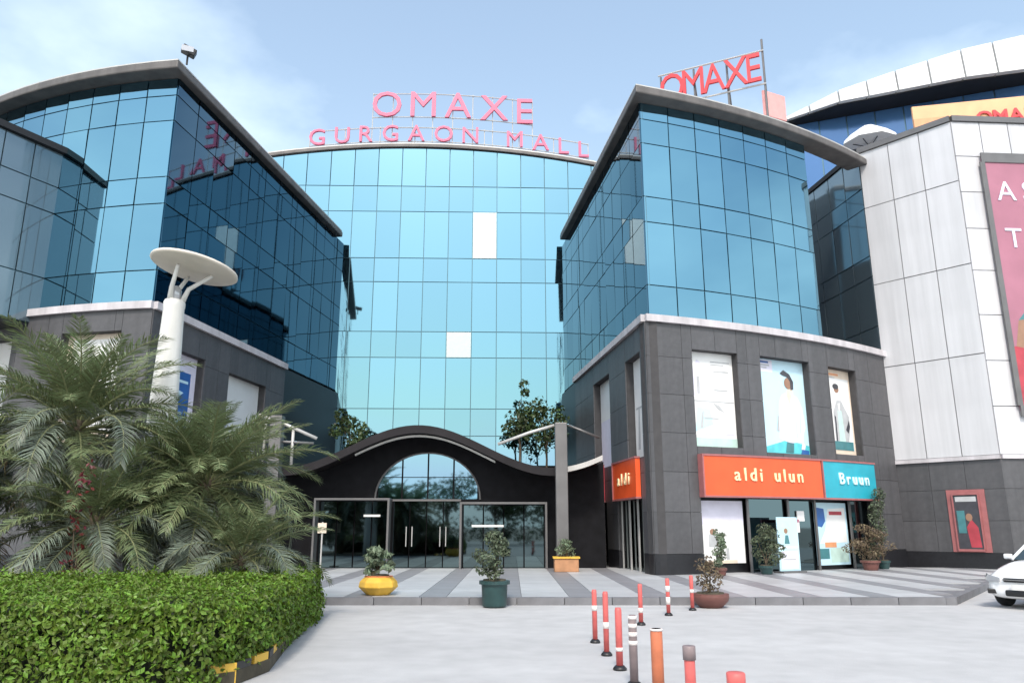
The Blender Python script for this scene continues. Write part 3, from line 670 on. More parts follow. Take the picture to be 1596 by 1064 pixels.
# ------------------------------------------------------------------ white panelled building on the right
W0, W1, W2 = (14.87, 29.92), (17.30, 27.21), (28.99, 27.96)
wb = thing('white_panel_building', 'white metal panelled building with a mauve billboard beyond the stone wing', 'building', (22, 34, 0))
w01, w12 = Path(W0, W1), Path(W1, W2); wj = Path((14.21, 34.78), W0)
q = MB(); q.prism([(15.25, 30.05), (17.4, 27.6), (29, 28.4), (29, 46), (14.6, 46), (14.65, 34.7)], 0.1, 17.03); q.build('core_wall', M['panel_joint'], wb)
WZ = [4.08, 7.77, 11.23, 14.6, 17.12]
for j in range(4):
    for i in range(3): place_slab('wall_panel', w01, w01.L * i / 3, w01.L * (i + 1) / 3, WZ[j], WZ[j + 1], wb, M['panel'], gap=0.035, tilt=R(0.15))
HZ = [4.08, 5.81, 7.49, 9.22, 10.95, 12.63, 14.13, 15.63, 17.12]
for j in range(8):
    for i in range(10): place_slab('wall_panel', w12, 11.6 * i / 10, 11.6 * (i + 1) / 10, HZ[j], HZ[j + 1], wb, M['panel'], gap=0.035, tilt=R(0.15))
fb = MB(); w01.strip(fb, 0, w01.L, 4.08, 17.12, -0.3, -0.03); w12.strip(fb, 0, w12.L, 4.08, 17.12, -0.3, -0.03); fb.build('panel_frame', M['panel_joint'], wb)
q = MB(); w01.strip(q, -0.02, w01.L, 17.12, 17.35, -0.5, 0.10); w12.strip(q, 0.03, w12.L, 17.12, 17.35, -0.5, 0.098); q.build('parapet_coping', M['steel'], wb)
q = MB(); w01.strip(q, 0, w01.L, 3.94, 4.08, -0.4, 0.06); w12.strip(q, 0.05, w12.L, 3.94, 4.08, -0.4, 0.058); q.build('drip_edge', M['cornice'], wb)
clad(wb, w01, 0, w01.L, [0.7, 1.8, 2.9, 3.94], 1.3, [], M['stone'], off=-0.05)
clad(wb, w12, 0, w12.L, [0.7, 1.8, 2.9, 3.94], 1.3, [], M['stone'], off=-0.05)
q = MB(); w01.strip(q, 0, w01.L, 0.12, 0.7, -0.4, 0.0); w12.strip(q, 0.05, w12.L, 0.12, 0.7, -0.4, -0.002); q.build('plinth', M['stone_dark'], wb)
fb = glaze(wb, wj, 0, wj.L, 4, [8.3, 9.5, 11.6, 12.5, 14.6, 15.5, 17.12], M['glass_grey']); fb.build('glazing_frame', M['frame_dark'], wb)
q = MB(); wj.strip(q, 0, wj.L, 17.12, 17.33, -0.4, 0.1); q.build('parapet_coping', M['soffit'], wb)
q = MB(); wj.strip(q, 0, wj.L, 4.0, 8.3, -0.4, 0.0); q.build('inner_wall', M['stone_dark'], wb)
# billboard and poster case on it
bb = thing('billboard', 'tall mauve pink billboard hung on the white panelled wall', 'billboard', (20.4, 27.4, 5.62))
TB = 0.92
poster(bb, w12, TB, TB + 3.95, 5.62, 15.53, 0.14, 'poster_pink', [('poster_red', rect(0, 1, 0, 0.24)), ('poster_teal', [(0.12, 0.34), (0.3, 0.42), (0.6, 0.38), (0.4, 0.28)]), ('poster_skin', [(0.06, 0.24), (0.12, 0.34), (0.4, 0.36), (0.3, 0.22)])], 'billboard_face', None, M['steel'])
letters(bb, 'AS', w12, TB + 0.42, TB + 1.9, 13.76, 0.8, M['poster_lilac'], out=0.15, ext=0.02, bold=0.0)
letters(bb, 'TO', w12, TB + 0.5, TB + 2.1, 11.84, 0.8, M['poster_lilac'], out=0.15, ext=0.02, bold=0.0)
pc = thing('poster_case', 'red framed poster case on the grey stone wall by the car', 'poster case', (*w01(2.3), 0.75))
poster(pc, w01, 1.92, 2.78, 0.78, 2.75, 0.07, 'poster_dark', [('poster_grey', rect(0.1, 0.9, 0.86, 0.95)), ('poster_red', [(0.5, 0.05), (0.42, 0.4), (0.62, 0.55), (0.85, 0.4), (0.9, 0.05)]), ('poster_skin', ell(0.55, 0.58, 0.13, 0.07)), ('poster_teal', rect(0.1, 0.4, 0.3, 0.7))], 'poster', None, M['dull_red'])
q = MB(); w01.strip(q, 1.72, 2.98, 0.71, 2.9, 0.0, 0.028); q.build('back_board', M['dull_red'], pc)

# round roofed building behind
rb = thing('round_roof_building', 'blue glass building with a sweeping white canopy roof in the far background', 'building', (24, 40, 18))
edge = [(14.0, 35.6), (16.2, 33.7), (18.6, 32.7), (21.2, 31.6), (23.8, 30.9), (27.5, 30.4), (31.5, 30.6)]
tops = [22.12, 22.6, 23.05, 23.45, 23.75, 23.95, 24.0]
n = len(edge)
for i in range(n - 1):
    (x0, y0), (x1, y1) = edge[i], edge[i + 1]; k = 2
    for s in range(k):
        u0, u1 = s / k, (s + 1) / k - 0.03
        p0 = (x0 + (x1 - x0) * u0, y0 + (y1 - y0) * u0); p1 = (x0 + (x1 - x0) * u1, y0 + (y1 - y0) * u1)
        z0 = tops[i] + (tops[i + 1] - tops[i]) * u0; z1 = tops[i] + (tops[i + 1] - tops[i]) * u1
        q = MB(); v = [(p0[0], p0[1], 21.95), (p1[0], p1[1], 21.95), (p1[0], p1[1] + 0.1, z1), (p0[0], p0[1] + 0.1, z0),
                       (p0[0], p0[1] + 0.3, 21.95), (p1[0], p1[1] + 0.3, 21.95), (p1[0], p1[1] + 0.3, z1), (p0[0], p0[1] + 0.3, z0)]
        q.raw(v, [(0, 1, 2, 3), (5, 4, 7, 6), (1, 5, 6, 2), (4, 0, 3, 7), (3, 2, 6, 7), (0, 4, 5, 1)]); q.build('fascia_panel', M['fascia'], rb)
poly = [(x, y + 0.32) for x, y in edge] + [(33, 46), (16, 46)]
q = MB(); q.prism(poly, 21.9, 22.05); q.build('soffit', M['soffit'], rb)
bw = Path((14.6, 36.0), (25.5, 31.7)); q = MB()
for i in range(9): place_slab('glass_panel', bw, bw.L * i / 9, bw.L * (i + 1) / 9, 17.2, 21.9, rb, M['blue_wall'], gap=0.06, tilt=R(0.2))
bw.strip(q, 0, bw.L, 17.2, 21.88, -0.4, -0.03); q.build('core_wall', M['frame_dark'], rb)

tb = Path((18.6, 31.9), (24.5, 30.7))
ts = thing('terrace_sign', 'cream and orange terrace sign with red letters under the white canopy', 'sign', (*tb(3), 18.4))
q = MB(); tb.strip(q, 0, tb.L, 18.4, 20.55, -0.15, 0); q.build('sign_board', mat('peach_orange_board', (0.74, 0.42, 0.22), 0.5, var=0.12, scale=1.2), ts)
q = MB(); tb.strip(q, 0.0, 1.9, 18.42, 19.9, 0.003, 0.03); q.build('orange_panel', M['poster_orange'], ts)
letters(ts, 'OMAXE', tb, 2.6, 5.7, 19.35, 0.62, M['red_letters'], out=0.05, ext=0.03, bold=0.02)
for t in (0.2, 2.0, 3.9, 5.7):
    c = tb(t, -0.25); q = MB(); q.tube([(c.x, c.y, 16.9), (c.x, c.y, 20.5)], 0.05, 6); q.build('post', M['steel'], ts)
um = thing('parasol', 'white canvas parasol on the roof terrace beside the dark glass corner', 'parasol', (17.1, 33.2, 18.1))
q = MB(); q.tube([(17.1, 33.2, 16.9), (17.1, 33.2, 18.15)], 0.06, 8); q.build('stand', M['steel'], um)
q = MB(); q.lathe([(1.25, 19.35), (1.2, 19.5), (0.85, 19.85), (0.35, 20.2), (0.04, 20.35)], 8, (17.1, 33.2, 0)); q.build('canopy', M['umbrella'], um)
q = MB(); q.tube([(17.1, 33.2, 18.1), (17.1, 33.2, 19.9)], 0.04, 8); q.build('pole', M['steel'], um)
for i in range(8):
    w = i * math.pi / 4; q = MB(); q.tube([(17.1 + 0.05 * math.cos(w), 33.2 + 0.05 * math.sin(w), 19.2), (17.1 + 0.8 * math.cos(w), 33.2 + 0.8 * math.sin(w), 19.33)], 0.02, 5); q.build('rib', M['black'], um)

# sign frame on the roof of the right wing
sp = Path((6.3, 28.95), (10.0, 27.2))
rr = thing('rooftop_sign', 'red slanting letters OMAXE on a steel frame over the stone wing roof', 'rooftop sign', (8.2, 28, 17.0))
letters(rr, 'OMAXE', sp, 0.0, sp.L, 18.95, 1.3, M['red_letters'], ext=0.05, bold=0.0, squeeze=0.74)
for z in (18.85, 20.35):
    q = MB(); q.tube([(*sp(-0.1, -0.14), z), (*sp(sp.L + 0.15, -0.14), z)], 0.035, 6); q.build('rail', M['steel_pale'], rr)
for t in (0.0, 1.4, 2.75, sp.L + 0.1):
    q = MB(); c = sp(t, -0.2); q.tube([(c.x, c.y, 16.95), (c.x, c.y, 20.9 if t > 4 else 20.3)], 0.045, 6); q.build('post', M['steel'], rr)
    q = MB(); q.tube([(c.x, c.y, 20.0), (c.x + 0.9, c.y + 2.2, 16.95)], 0.03, 6); q.build('brace', M['steel'], rr)
rp = thing('roof_banner', 'faded pink banner panel on the wing roof below the red letters', 'banner', (10.6, 27.7, 17.0))
q = MB(); q.box((10.6, 27.7, 18.1), (1.15, 0.08, 1.1), R(25)); q.build('banner_face', mat('faded_pink_banner', (0.75, 0.35, 0.33), 0.5, var=0.1), rp)
for s in (-0.45, 0.45):
    q = MB(); q.tube([(10.6 + s * 0.9, 27.78 + s * 0.42, 16.95), (10.6 + s * 0.9, 27.78 + s * 0.42, 18.6)], 0.03, 6); q.build('post', M['steel'], rp)
# ------------------------------------------------------------------ entrance pavilion with the wavy roof
EX = -3.35
def wave(x): return 4.30 + 0.75 * math.cos(2 * math.pi * (x - EX) / 9.6)
en = thing('entrance_pavilion', 'dark mall entrance under a wavy canopy roof between the two wings', 'entrance', (EX, 28, ZP))
xs = [-9.7 + 12.9 * i / 48 for i in range(49)]
def wavestrip(x0, x1, y0, y1, up, dn, n=40):
    v = []; q = MB()
    for i in range(n + 1):
        x = x0 + (x1 - x0) * i / n; z = wave(x); v += [(x, y0, z - dn), (x, y1, z - dn), (x, y1, z + up), (x, y0, z + up)]
    f = [(i * 4 + j, i * 4 + (j + 1) % 4, i * 4 + 4 + (j + 1) % 4, i * 4 + 4 + j) for i in range(n) for j in range(4)]
    q.raw(v, f + [(3, 2, 1, 0), tuple(n * 4 + j for j in range(4))]); return q
wavestrip(-9.7, 3.2, 27.35, 38.3, 0.0, 0.12).build('roof', M['canopy'], en)
wavestrip(-9.7, 1.6, 27.1, 27.34, 0.06, 0.22).build('fascia', M['canopy'], en)
wavestrip(1.604, 3.2, 27.1, 27.34, 0.06, 0.12, 10).build('fascia', M['steel_pale'], en, label='pale end of the wavy roof edge')
wavestrip(-5.6, -0.6, 27.36, 27.48, -0.26, 0.33, 24).build('under_beam', M['steel_pale'], en)
# dark gable wall
q = MB(); xw = [-9.9 + 13.3 * i / 40 for i in range(41)]
v = [(x, y, z) for x in xw for y in (28.6, 28.85) for z in (ZP, wave(x) - 0.14)]
f = []
for i in range(40):
    a = i * 4; f += [(a, a + 4, a + 5, a + 1), (a + 2, a + 3, a + 7, a + 6)]
q.raw(v, f); q.build('gable_wall', M['black_clad'], en)
# arched window over the doors
ax = [-4.95, -4.05, -3.1, -2.15, -1.25]
def archz(x): return 2.58 + 1.66 * math.sqrt(max(0.0, 1 - ((x + 3.1) / 1.9) ** 2))
for i in range(4):
    for z0, z1 in ((2.58, 3.35), (3.38, 9)):
        x0, x1 = ax[i] + 0.03, ax[i + 1] - 0.03
        top = [(x, min(z1, archz(x))) for x in [x0 + (x1 - x0) * k / 6 for k in range(7)]]
        if max(z for _, z in top) <= z0 + 0.05: continue
        top = [(x, max(z, z0)) for x, z in top]
        q = MB(); q.face([(x0, 28.57, z0), (x1, 28.57, z0)] + [(x, 28.57, z) for x, z in top[::-1]])
        q.face([(x0, 28.60, z0), (x1, 28.60, z0)] + [(x, 28.60, z) for x, z in top[::-1]]); q.build('arch_pane', M['glass'], en)
q = MB(); q.tube([(-3.1 + 1.93 * math.cos(w), 28.54, 2.56 + 1.7 * math.sin(w)) for w in [math.pi * k / 24 for k in range(25)]], 0.035, 6); q.build('arch_frame', M['steel'], en)
# glass door leaves
for i in range(4):
    x0 = -4.33 + i * 0.612; q = MB(); q.box((x0 + 0.3, 28.5, 1.33), (0.57, 0.04, 2.3)); d = q.build('door', M['glass_dark'], en)
    q = MB(); q.tube([(x0 + (0.5 if i % 2 == 0 else 0.1), 28.42, 0.9), (x0 + (0.5 if i % 2 == 0 else 0.1), 28.42, 1.6)], 0.018, 6)
    h = q.build('handle', M['steel_pale'], None); h.parent = d
    for vv in h.data.vertices: vv.co -= en.location
q = MB(); q.box((-3.12, 28.5, 2.535), (2.5, 0.1, 0.07)); q.build('door_header', M['steel'], en)
# portal frames on both sides of the doors
for x0, x1, zt in ((-7.05, -4.42, 2.52), (-1.83, 1.22, 2.38)):
    for xx in (x0, x1): q = MB(); q.box((xx, 28.1, (ZP + zt) / 2), (0.07, 0.5, zt - ZP)); q.build('portal_post', M['steel'], en)
    q = MB(); q.box(((x0 + x1) / 2, 28.1, zt + 0.037), (x1 - x0 + 0.07, 0.5, 0.07)); q.build('portal_header', M['steel'], en)
    n = 4
    for k in range(n):
        w = (x1 - x0 - 0.1) / n; q = MB(); q.box((x0 + 0.05 + w * (k + 0.5), 28.5, (ZP + zt) / 2), (w - 0.05, 0.04, zt - ZP - 0.06)); q.build('portal_glass', M['glass_dark'], en)
for x0, x1, z, lab in ((-1.45, -0.3, 1.62, 'pale bar in the portal'), (-5.35, -4.75, 1.98, 'small pale bar in the portal')):
    q = MB(); q.box(((x0 + x1) / 2, 28.2, z), (x1 - x0, 0.04, 0.075)); q.build('pale_bar', M['white'], en, label=lab)  # plain white bar set before the portal glass
# pillars and beams
for px, pz in ((1.72, 5.15), (-8.3, 5.4)):
    q = MB(); q.box((px, 26.9, (ZP + pz) / 2), (0.42, 0.42, pz - ZP)); o = q.build('pillar', M['steel'], en); bevel(o, 0.02)
q = MB(); q.tube([(-0.5, 27.0, 4.42), (0.6, 26.98, 4.82), (1.5, 26.95, 5.08)], 0.055, 8); q.build('beam', M['steel_pale'], en, True)
q = MB(); q.tube([(1.95, 26.95, 5.1), (3.1, 27.0, 4.65)], 0.045, 8); q.build('beam', M['steel'], en, True)
q = MB(); q.tube([(-9.0, 26.95, 5.45), (-8.0, 26.97, 5.1), (-6.9, 27.0, 4.62)], 0.06, 8); q.build('beam', M['steel_pale'], en, True)
q = MB(); q.tube([(-9.0, 27.0, 4.55), (-7.0, 27.0, 4.45)], 0.05, 8); q.build('beam', M['steel'], en, True)
for xx, zz in ((-8.75, 5.3), (-7.75, 4.95)):
    q = MB(); q.tube([(xx, 27.0, 3.7), (xx, 27.0, zz)], 0.055, 8); q.build('strut', M['steel_pale'], en, True)

# ------------------------------------------------------------------ foliage helpers
def leaf_quad(q, p, n, L, w, rnd=0.6, m=0):
    """one diamond leaf at p, roughly facing n"""
    n = (Vector(n) + Vector((random.gauss(0, rnd), random.gauss(0, rnd), random.gauss(0, rnd)))).normalized()
    a = Vector((random.gauss(0, 1), random.gauss(0, 1), random.gauss(0, 1))); a = (a - n * a.dot(n)).normalized(); c = n.cross(a)
    p = Vector(p); k = len(q.v)
    q.v += [tuple(p - a * L / 2), tuple(p + c * w / 2), tuple(p + a * L / 2 - n * L * 0.15), tuple(p - c * w / 2)]; q.f.append((k, k + 1, k + 2, k + 3)); q.m.append(m)

def crown(q, blobs, count, L, w):
    """leaves spread through and over a set of ellipsoid clumps (x, y, z, rx, ry, rz)"""
    tot = sum(b[3] * b[4] for b in blobs)
    for bx, by, bz, rx, ry, rz in blobs:
        for _ in range(int(count * rx * ry / tot)):
            d = Vector((random.gauss(0, 1), random.gauss(0, 1), random.gauss(0, 1))).normalized(); r = random.uniform(0.45, 1.08) ** 0.6
            p = (bx + d.x * rx * r, by + d.y * ry * r, bz + d.z * rz * r)
            leaf_quad(q, p, d + Vector((0, 0, 0.5)), L * random.uniform(0.7, 1.3), w * random.uniform(0.7, 1.3), 0.7)

def shrub_thing(name, label, cat, x, y, z0, h, r, lm, n=500, L=0.09, stems=4, group=None, tall=1.0):
    root = thing(name, label, cat, (x, y, z0), group)
    blobs = []
    for i in range(13):
        t = (i + 0.5) / 13; s_ = 0.55 + 0.45 * math.sin(math.pi * min(1, t * 0.9 + 0.15))
        blobs.append((x + random.uniform(-.6, .6) * r * s_, y + random.uniform(-.6, .6) * r * s_, z0 + h * (0.10 + 0.82 * t), r * random.uniform(.28, .5), r * random.uniform(.28, .5), h * random.uniform(.08, .17)))
    random.shuffle(blobs)
    q = MB(); crown(q, blobs, int(n * 1.7), L, L * 0.45); q.build('foliage', M[lm], root)
    q = MB()
    for b in blobs[:stems]: q.tube([(x, y, z0 + 0.02), (x * .6 + b[0] * .4, y * .6 + b[1] * .4, z0 + h * .3), (b[0], b[1], b[2])], [0.02, 0.014, 0.006], 5)
    q.build('stem', M['trunk'], root)
    return root

def tree(label, x, y, h, r, group, n=2600, L=0.32, z0=0.0, trunk_r=0.18, name='tree', blobs=None):
    root = thing(name, label, 'tree', (x, y, z0), group)
    blobs = blobs or [(x + random.uniform(-.7, .7) * r, y + random.uniform(-.7, .7) * r, z0 + h * random.uniform(0.45, 0.88), r * random.uniform(.35, .6), r * random.uniform(.35, .6), h * random.uniform(.09, .16)) for _ in range(10)]
    q = MB(); crown(q, blobs, n, L, L * 0.55); q.build('crown', M['leaf'], root)
    q = MB(); q.tube([(x, y, z0), (x + .05 * r, y, z0 + h * .25), (x - .03 * r, y + .04 * r, z0 + h * .5), (x, y, z0 + h * .75)], [trunk_r, trunk_r * .8, trunk_r * .55, trunk_r * .2], 8)
    for b in blobs[:7]: q.tube([(x, y, z0 + h * random.uniform(.3, .45)), ((x + b[0]) / 2, (y + b[1]) / 2, (z0 + h * .4 + b[2]) / 2 + .1), (b[0], b[1], b[2])], [trunk_r * .4, trunk_r * .28, trunk_r * .1], 5)
    q.build('trunk', M['trunk'], root)
    return root

# evergreens on the roof behind the canopy
G = 'evergreens on the canopy roof'
for x, y, z0, h, r, lab in ((0.35, 36.2, 4.0, 4.6, 0.75, 'slender dark evergreen rising over the canopy, tallest of the roof evergreens'),
                            (1.6, 36.4, 3.6, 4.3, 1.0, 'broad dark evergreen over the canopy beside the stone wing'),
                            (-7.7, 36.2, 3.8, 3.3, 0.85, 'small dark evergreen on the canopy roof beside the dark wing')):
    tree(lab, x, y, h, r, G, 700, 0.22, z0, 0.06, 'evergreen')

# ------------------------------------------------------------------ planting bed, hedge, palms
HED = [(-10.5, 8.1), (-7.2, 7.95), (-5.4, 7.8), (-4.0, 7.7), (-3.4, 7.8), (-3.02, 8.2), (-2.87, 9.0), (-2.95, 10.2), (-3.2, 12.2), (-3.5, 14.6), (-4.6, 13.9), (-5.4, 12.2), (-6.2, 11.4), (-8, 11.2), (-10.5, 11.2)]
bed = [(-40, 16.6), (-40, 8.5), (-10.6, 8.4), (-7.2, 8.25), (-5.4, 8.15), (-4.1, 8.05), (-3.3, 8.1), (-2.88, 8.5), (-2.76, 9.3), (-2.98, 10.6), (-3.3, 12.6), (-3.6, 14.6), (-3.9, 16.0), (-5, 16.6)]
q = MB(); q.prism(bed, 0.003, 0.14); o = q.build('planting_bed', M['soil']); tag(o, kind='structure')
kr = bpy.data.objects.new('bed_kerb', None); C.objects.link(kr); tag(kr, kind='structure')
stone = {}
for nm, mt in (('y', 'yellow'), ('k', 'kerb_black')):
    q = MB(); q.box((0, 0, 0), (0.33, 0.13, 0.22)); stone[nm] = q.mesh('kerb_stone', M[mt])
pl = [Vector(p) for p in bed[2:13]]; acc = 0.0; k = 0
for i in range(len(pl) - 1):
    a, b = pl[i], pl[i + 1]; L = (b - a).length; n = max(1, round(L / 0.345)); e = (b - a) / L
    for s in range(n):
        c = a + e * (L * (s + 0.5) / n) + Vector((e.y, -e.x)) * -0.07
        link('kerb_stone', stone['y' if k % 2 == 0 else 'k'], kr, (c.x, c.y, 0.112), (0, 0, math.atan2(e.y, e.x))); k += 1

def inpoly(x, y, P):
    c = False; j = len(P) - 1
    for i in range(len(P)):
        if (P[i][1] > y) != (P[j][1] > y) and x < (P[j][0] - P[i][0]) * (y - P[i][1]) / (P[j][1] - P[i][1]) + P[i][0]: c = not c
        j = i
    return c
hg = thing('hedge', 'clipped bright green hedge with a rounded corner edging the road', 'hedge', (-5, 11, 0.1))
cxh = sum(p[0] for p in HED) / len(HED); cyh = sum(p[1] for p in HED) / len(HED)
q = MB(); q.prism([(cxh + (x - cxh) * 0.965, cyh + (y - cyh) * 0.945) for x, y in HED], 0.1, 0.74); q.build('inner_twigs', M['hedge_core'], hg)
q = MB(); HT = 0.83
def top(x): return 0.86 + 0.12 * max(0.0, min(1.0, (-4.4 - x) / 3.5)) - 0.04 * max(0.0, min(1.0, (x + 3.8) / 1.0))
def hz(x, y): return top(x) + 0.025 * math.sin(3.1 * x + 1) * math.sin(2.3 * y) + 0.02 * math.sin(7 * x - 2 * y)
cnt = 0
while cnt < 30000:
    x = random.uniform(-10.5, -2.8); y = random.uniform(7.6, 14.6)
    if not inpoly(x, y, HED): continue
    cnt += 1; leaf_quad(q, (x, y, hz(x, y) + random.gauss(-0.015, 0.03)), (0, 0, 1), random.uniform(.04, .08), random.uniform(.024, .044), 0.55)
for i in range(9):
    a, b = Vector(HED[i]), Vector(HED[i + 1]); L = (b - a).length; e = (b - a) / L; nn = Vector((e.y, -e.x, 0))
    for _ in range(int(L * 2600)):
        t = random.random() * L; p = a + e * t; z = random.uniform(0.04, top(p.x) + .01)
        if z < 0.7 and math.sin(9 * p.x + 5 * z) * math.sin(11 * z + 4 * p.y + 3 * p.x) * 0.5 + random.random() < 0.42 - 0.3 * z: continue
        bul = 0.05 * math.sin(z * 5) + 0.035 * math.sin(5 * (a.x + e.x * t) + 6 * z) + random.gauss(-0.01, 0.035)
        p = a + e * t; leaf_quad(q, (p.x + nn.x * bul, p.y + nn.y * bul, z), nn + Vector((0, 0, .35)), random.uniform(.045, .09), random.uniform(.027, .05), 0.6)
for _ in range(500):
    x = random.uniform(-10.5, -2.8); y = random.uniform(7.6, 14.6)
    if inpoly(x, y, HED): 
        for s in range(4): leaf_quad(q, (x + random.gauss(0, .02), y + random.gauss(0, .02), hz(x, y) + 0.03 + s * 0.025), (random.gauss(0, 1), random.gauss(0, 1), .6), .06, .03, 0.4)
q.build('foliage', M['hedge'], hg, kind='stuff')

def frond_mesh(droop, seed, lm, npair=64, lw=0.013, ll=0.22):
    rg = random.Random(seed); q = MB(); P = []; a = 0.0; p = Vector((0, 0, 0)); n = 24
    for i in range(n + 1):
        P.append(p.copy()); a = -droop * (i / n) ** 1.5; p = p + Vector((math.cos(a), 0, math.sin(a))) / n
    q.tube([P[i] for i in range(0, n + 1, 3)], [0.011 * (1 - 0.85 * i / 8) for i in range(9)], 5, m=1)
    for s in (-1, 1):
        for k in range(npair):
            t = 0.14 + 0.86 * (k + rg.uniform(0, .6)) / npair; f = min(t * n, n - 0.01); i = int(f); b = P[i].lerp(P[i + 1], f - i); tn = (P[i + 1] - P[i]).normalized()
            up = Vector((-tn.z, 0, tn.x)); side = Vector((0, s, 0)); L = ll * (math.sin(math.pi * min(1, 0.22 + 0.72 * t)) ** 0.7) * rg.uniform(.85, 1.12)
            d = (side * 0.85 + tn * (0.45 + 0.6 * t) + up * rg.uniform(-0.15, .45)).normalized(); w = lw * rg.uniform(.8, 1.2)
            m1 = b + d * L * .5; d2 = (d + Vector((0, 0, -0.55 * rg.uniform(.4, 1.3)))).normalized(); tip = m1 + d2 * L * .5
            wv = tn * w * .5
            k0 = len(q.v); q.v += [tuple(b - wv * .5), tuple(b + wv * .5), tuple(m1 + wv), tuple(m1 - wv), tuple(tip)]
            q.f += [(k0, k0 + 1, k0 + 2, k0 + 3), (k0 + 3, k0 + 2, k0 + 4)]; q.m += [0, 0]
    return q.mesh('frond', [M[lm], M['rachis']])
FR = [frond_mesh(d, i, lm) for i, (d, lm) in enumerate([(0.7, 'frond'), (1.1, 'frond'), (1.5, 'frond_grey'), (1.9, 'frond_grey'), (1.3, 'frond'), (2.1, 'frond_grey')])]
FD = frond_mesh(1.6, 9, 'frond_dry', 30)
def palm(label, x, y, zc, L, nf, elmin=-35, elmax=82, tr=0.17, lean=(0, 0)):
    root = thing('palm_tree', label, 'palm', (x, y, 0.12), 'palms behind the hedge')
    q = MB(); k = 9
    prof = [(tr * (1.25 - 0.35 * i / k) * (1.08 if i % 2 else 0.94), 0.12 + (zc - 0.1) * i / k) for i in range(k + 1)]
    q.lathe(prof, 9, (x, y, 0)); q.build('trunk', M['trunk'], root)
    for i in range(nf):
        u = (i + 0.5) / nf; el = elmax + (elmin - elmax) * u + random.uniform(-6, 6); az = i * 2.39996 + random.uniform(-.2, .2)
        me = FR[random.choice([0, 1, 4] if u < 0.4 else [1, 2, 3, 4] if u < 0.75 else [2, 3, 5])]
        if u > 0.8 and random.random() < .4: me = FD
        s = L * random.uniform(.82, 1.08) * (0.8 if u < .12 else 1)
        o = link('frond', me, root, Vector((x + .1 * math.cos(az), y + .1 * math.sin(az), zc - 0.25 * u)) - root.location, (random.uniform(-.25, .25), -R(el), az))
        o.scale = (s, s, s)
palm('tallest palm with upright feathery fronds in front of the stone wing corner', -7.9, 13.8, 3.45, 2.35, 72, -35, 85)
palm('broad low palm with drooping silvery fronds reaching toward the entrance', -5.65, 14.3, 2.45, 2.3, 76, -50, 75)
palm('leftmost palm behind the hedge, cut by the edge of the photo', -9.6, 12.9, 2.55, 2.3, 68, -45, 80)
palm('short palm between the tallest palm and the broad low one', -6.9, 13.0, 1.75, 2.0, 62, -40, 70)
palm('slim palm behind the lamp post at the back of the bed', -6.3, 15.6, 2.9, 1.9, 48, -35, 75)
palm('small palm low in the bed under the broad palm', -4.6, 13.4, 1.2, 1.7, 46, -25, 70, 0.12)
shrub_thing('red_shrub', 'dark red leaved shrub among the palms', 'shrub', -6.6, 12.0, 0.12, 2.75, 0.3, 'red_leaf', 70, 0.10)

# lamp post with a dish
lp = thing('lamp_post', 'white tapered lamp post topped with a tilted cream dish', 'lamp post', (-7.38, 16.0, 0.12))
q = MB(); q.lathe([(0.36, 0.12), (0.34, 1.0), (0.285, 4.0), (0.215, 6.2), (0.225, 6.25), (0.225, 6.34), (0.2, 6.4)], 20, (-7.38, 16, 0)); q.build('pole', M['white'], lp, True)
dm = Matrix.Rotation(R(9), 4, 'Y') @ Matrix.Rotation(R(-5), 4, 'X'); dc = Vector((-7.0, 15.95, 7.12))
q = MB(); q.lathe([(0.12, -0.10), (0.55, -0.085), (0.88, -0.03), (0.93, 0.0), (0.92, 0.045), (0.5, 0.10), (0.05, 0.13)], 32, dc, mtx=dm); q.build('dish', M['cream'], lp, True)
for w in (5, 125, 245):
    a = R(w); p1 = dc + dm @ Vector((0.42 * math.cos(a), 0.42 * math.sin(a), -0.1))
    q = MB(); q.tube([(-7.38 + .13 * math.cos(a), 16 + .13 * math.sin(a), 6.3), (-7.3 + .2 * math.cos(a), 15.98 + .2 * math.sin(a), 6.65), p1], [0.07, 0.05, 0.04], 7); q.build('arm', M['white'], lp, True)
q = MB(); q.lathe([(0.13, 6.36), (0.13, 6.62), (0.07, 6.72), (0.02, 6.74)], 12, (-7.38, 16, 0)); q.build('lamp', M['lamp_glass'], lp, True)

# ------------------------------------------------------------------ planters
def planter(name, label, x, y, z, prof, mt, n=8, rim=None, ph=0.2, group=None):
    root = thing(name, label, 'planter', (x, y, z), group)
    q = MB(); q.lathe([(r, z + h) for r, h in prof], n, (x, y, 0), ph=ph); o = q.build('pot', M[mt], root, n > 12); bevel(o, 0.015, 2)
    r, h = prof[-1]; q = MB(); q.lathe([(r * .86, z + h - 0.02), (r * .8, z + h + 0.03)], n, (x, y, 0), ph=ph); q.build('soil', M['soil'], root)
    if rim: q = MB(); q.lathe([(r * 0.9, z + h - 0.07), (r * 1.1, z + h - 0.065), (r * 1.1, z + h + 0.002), (r * .9, z + h + 0.004)], n, (x, y, 0), ph=ph); q.build('rim', M[rim], root)
    return root
planter('planter', 'faceted yellow planter with orange rim on the striped paving', -2.93, 17.5, ZP, [(0.24, 0), (0.43, 0.17), (0.41, 0.28), (0.28, 0.40)], 'yellow', 8, 'pot_orange')
shrub_thing('agave', 'pale spiky plant growing in the faceted yellow planter', 'plant', -2.93, 17.5, ZP + 0.4, 0.62, 0.42, 'shrub_pale', 260, 0.16)
planter('planter', 'tall dark green round pot standing on the road before the kerb', -0.36, 16.4, 0.0, [(0.20, 0), (0.25, 0.03), (0.27, 0.45), (0.29, 0.52)], 'pot_green', 20, 'pot_green')
shrub_thing('potted_shrub', 'bushy olive shrub in the tall dark green pot', 'shrub', -0.36, 16.4, 0.5, 1.05, 0.5, 'shrub', 900, 0.085)
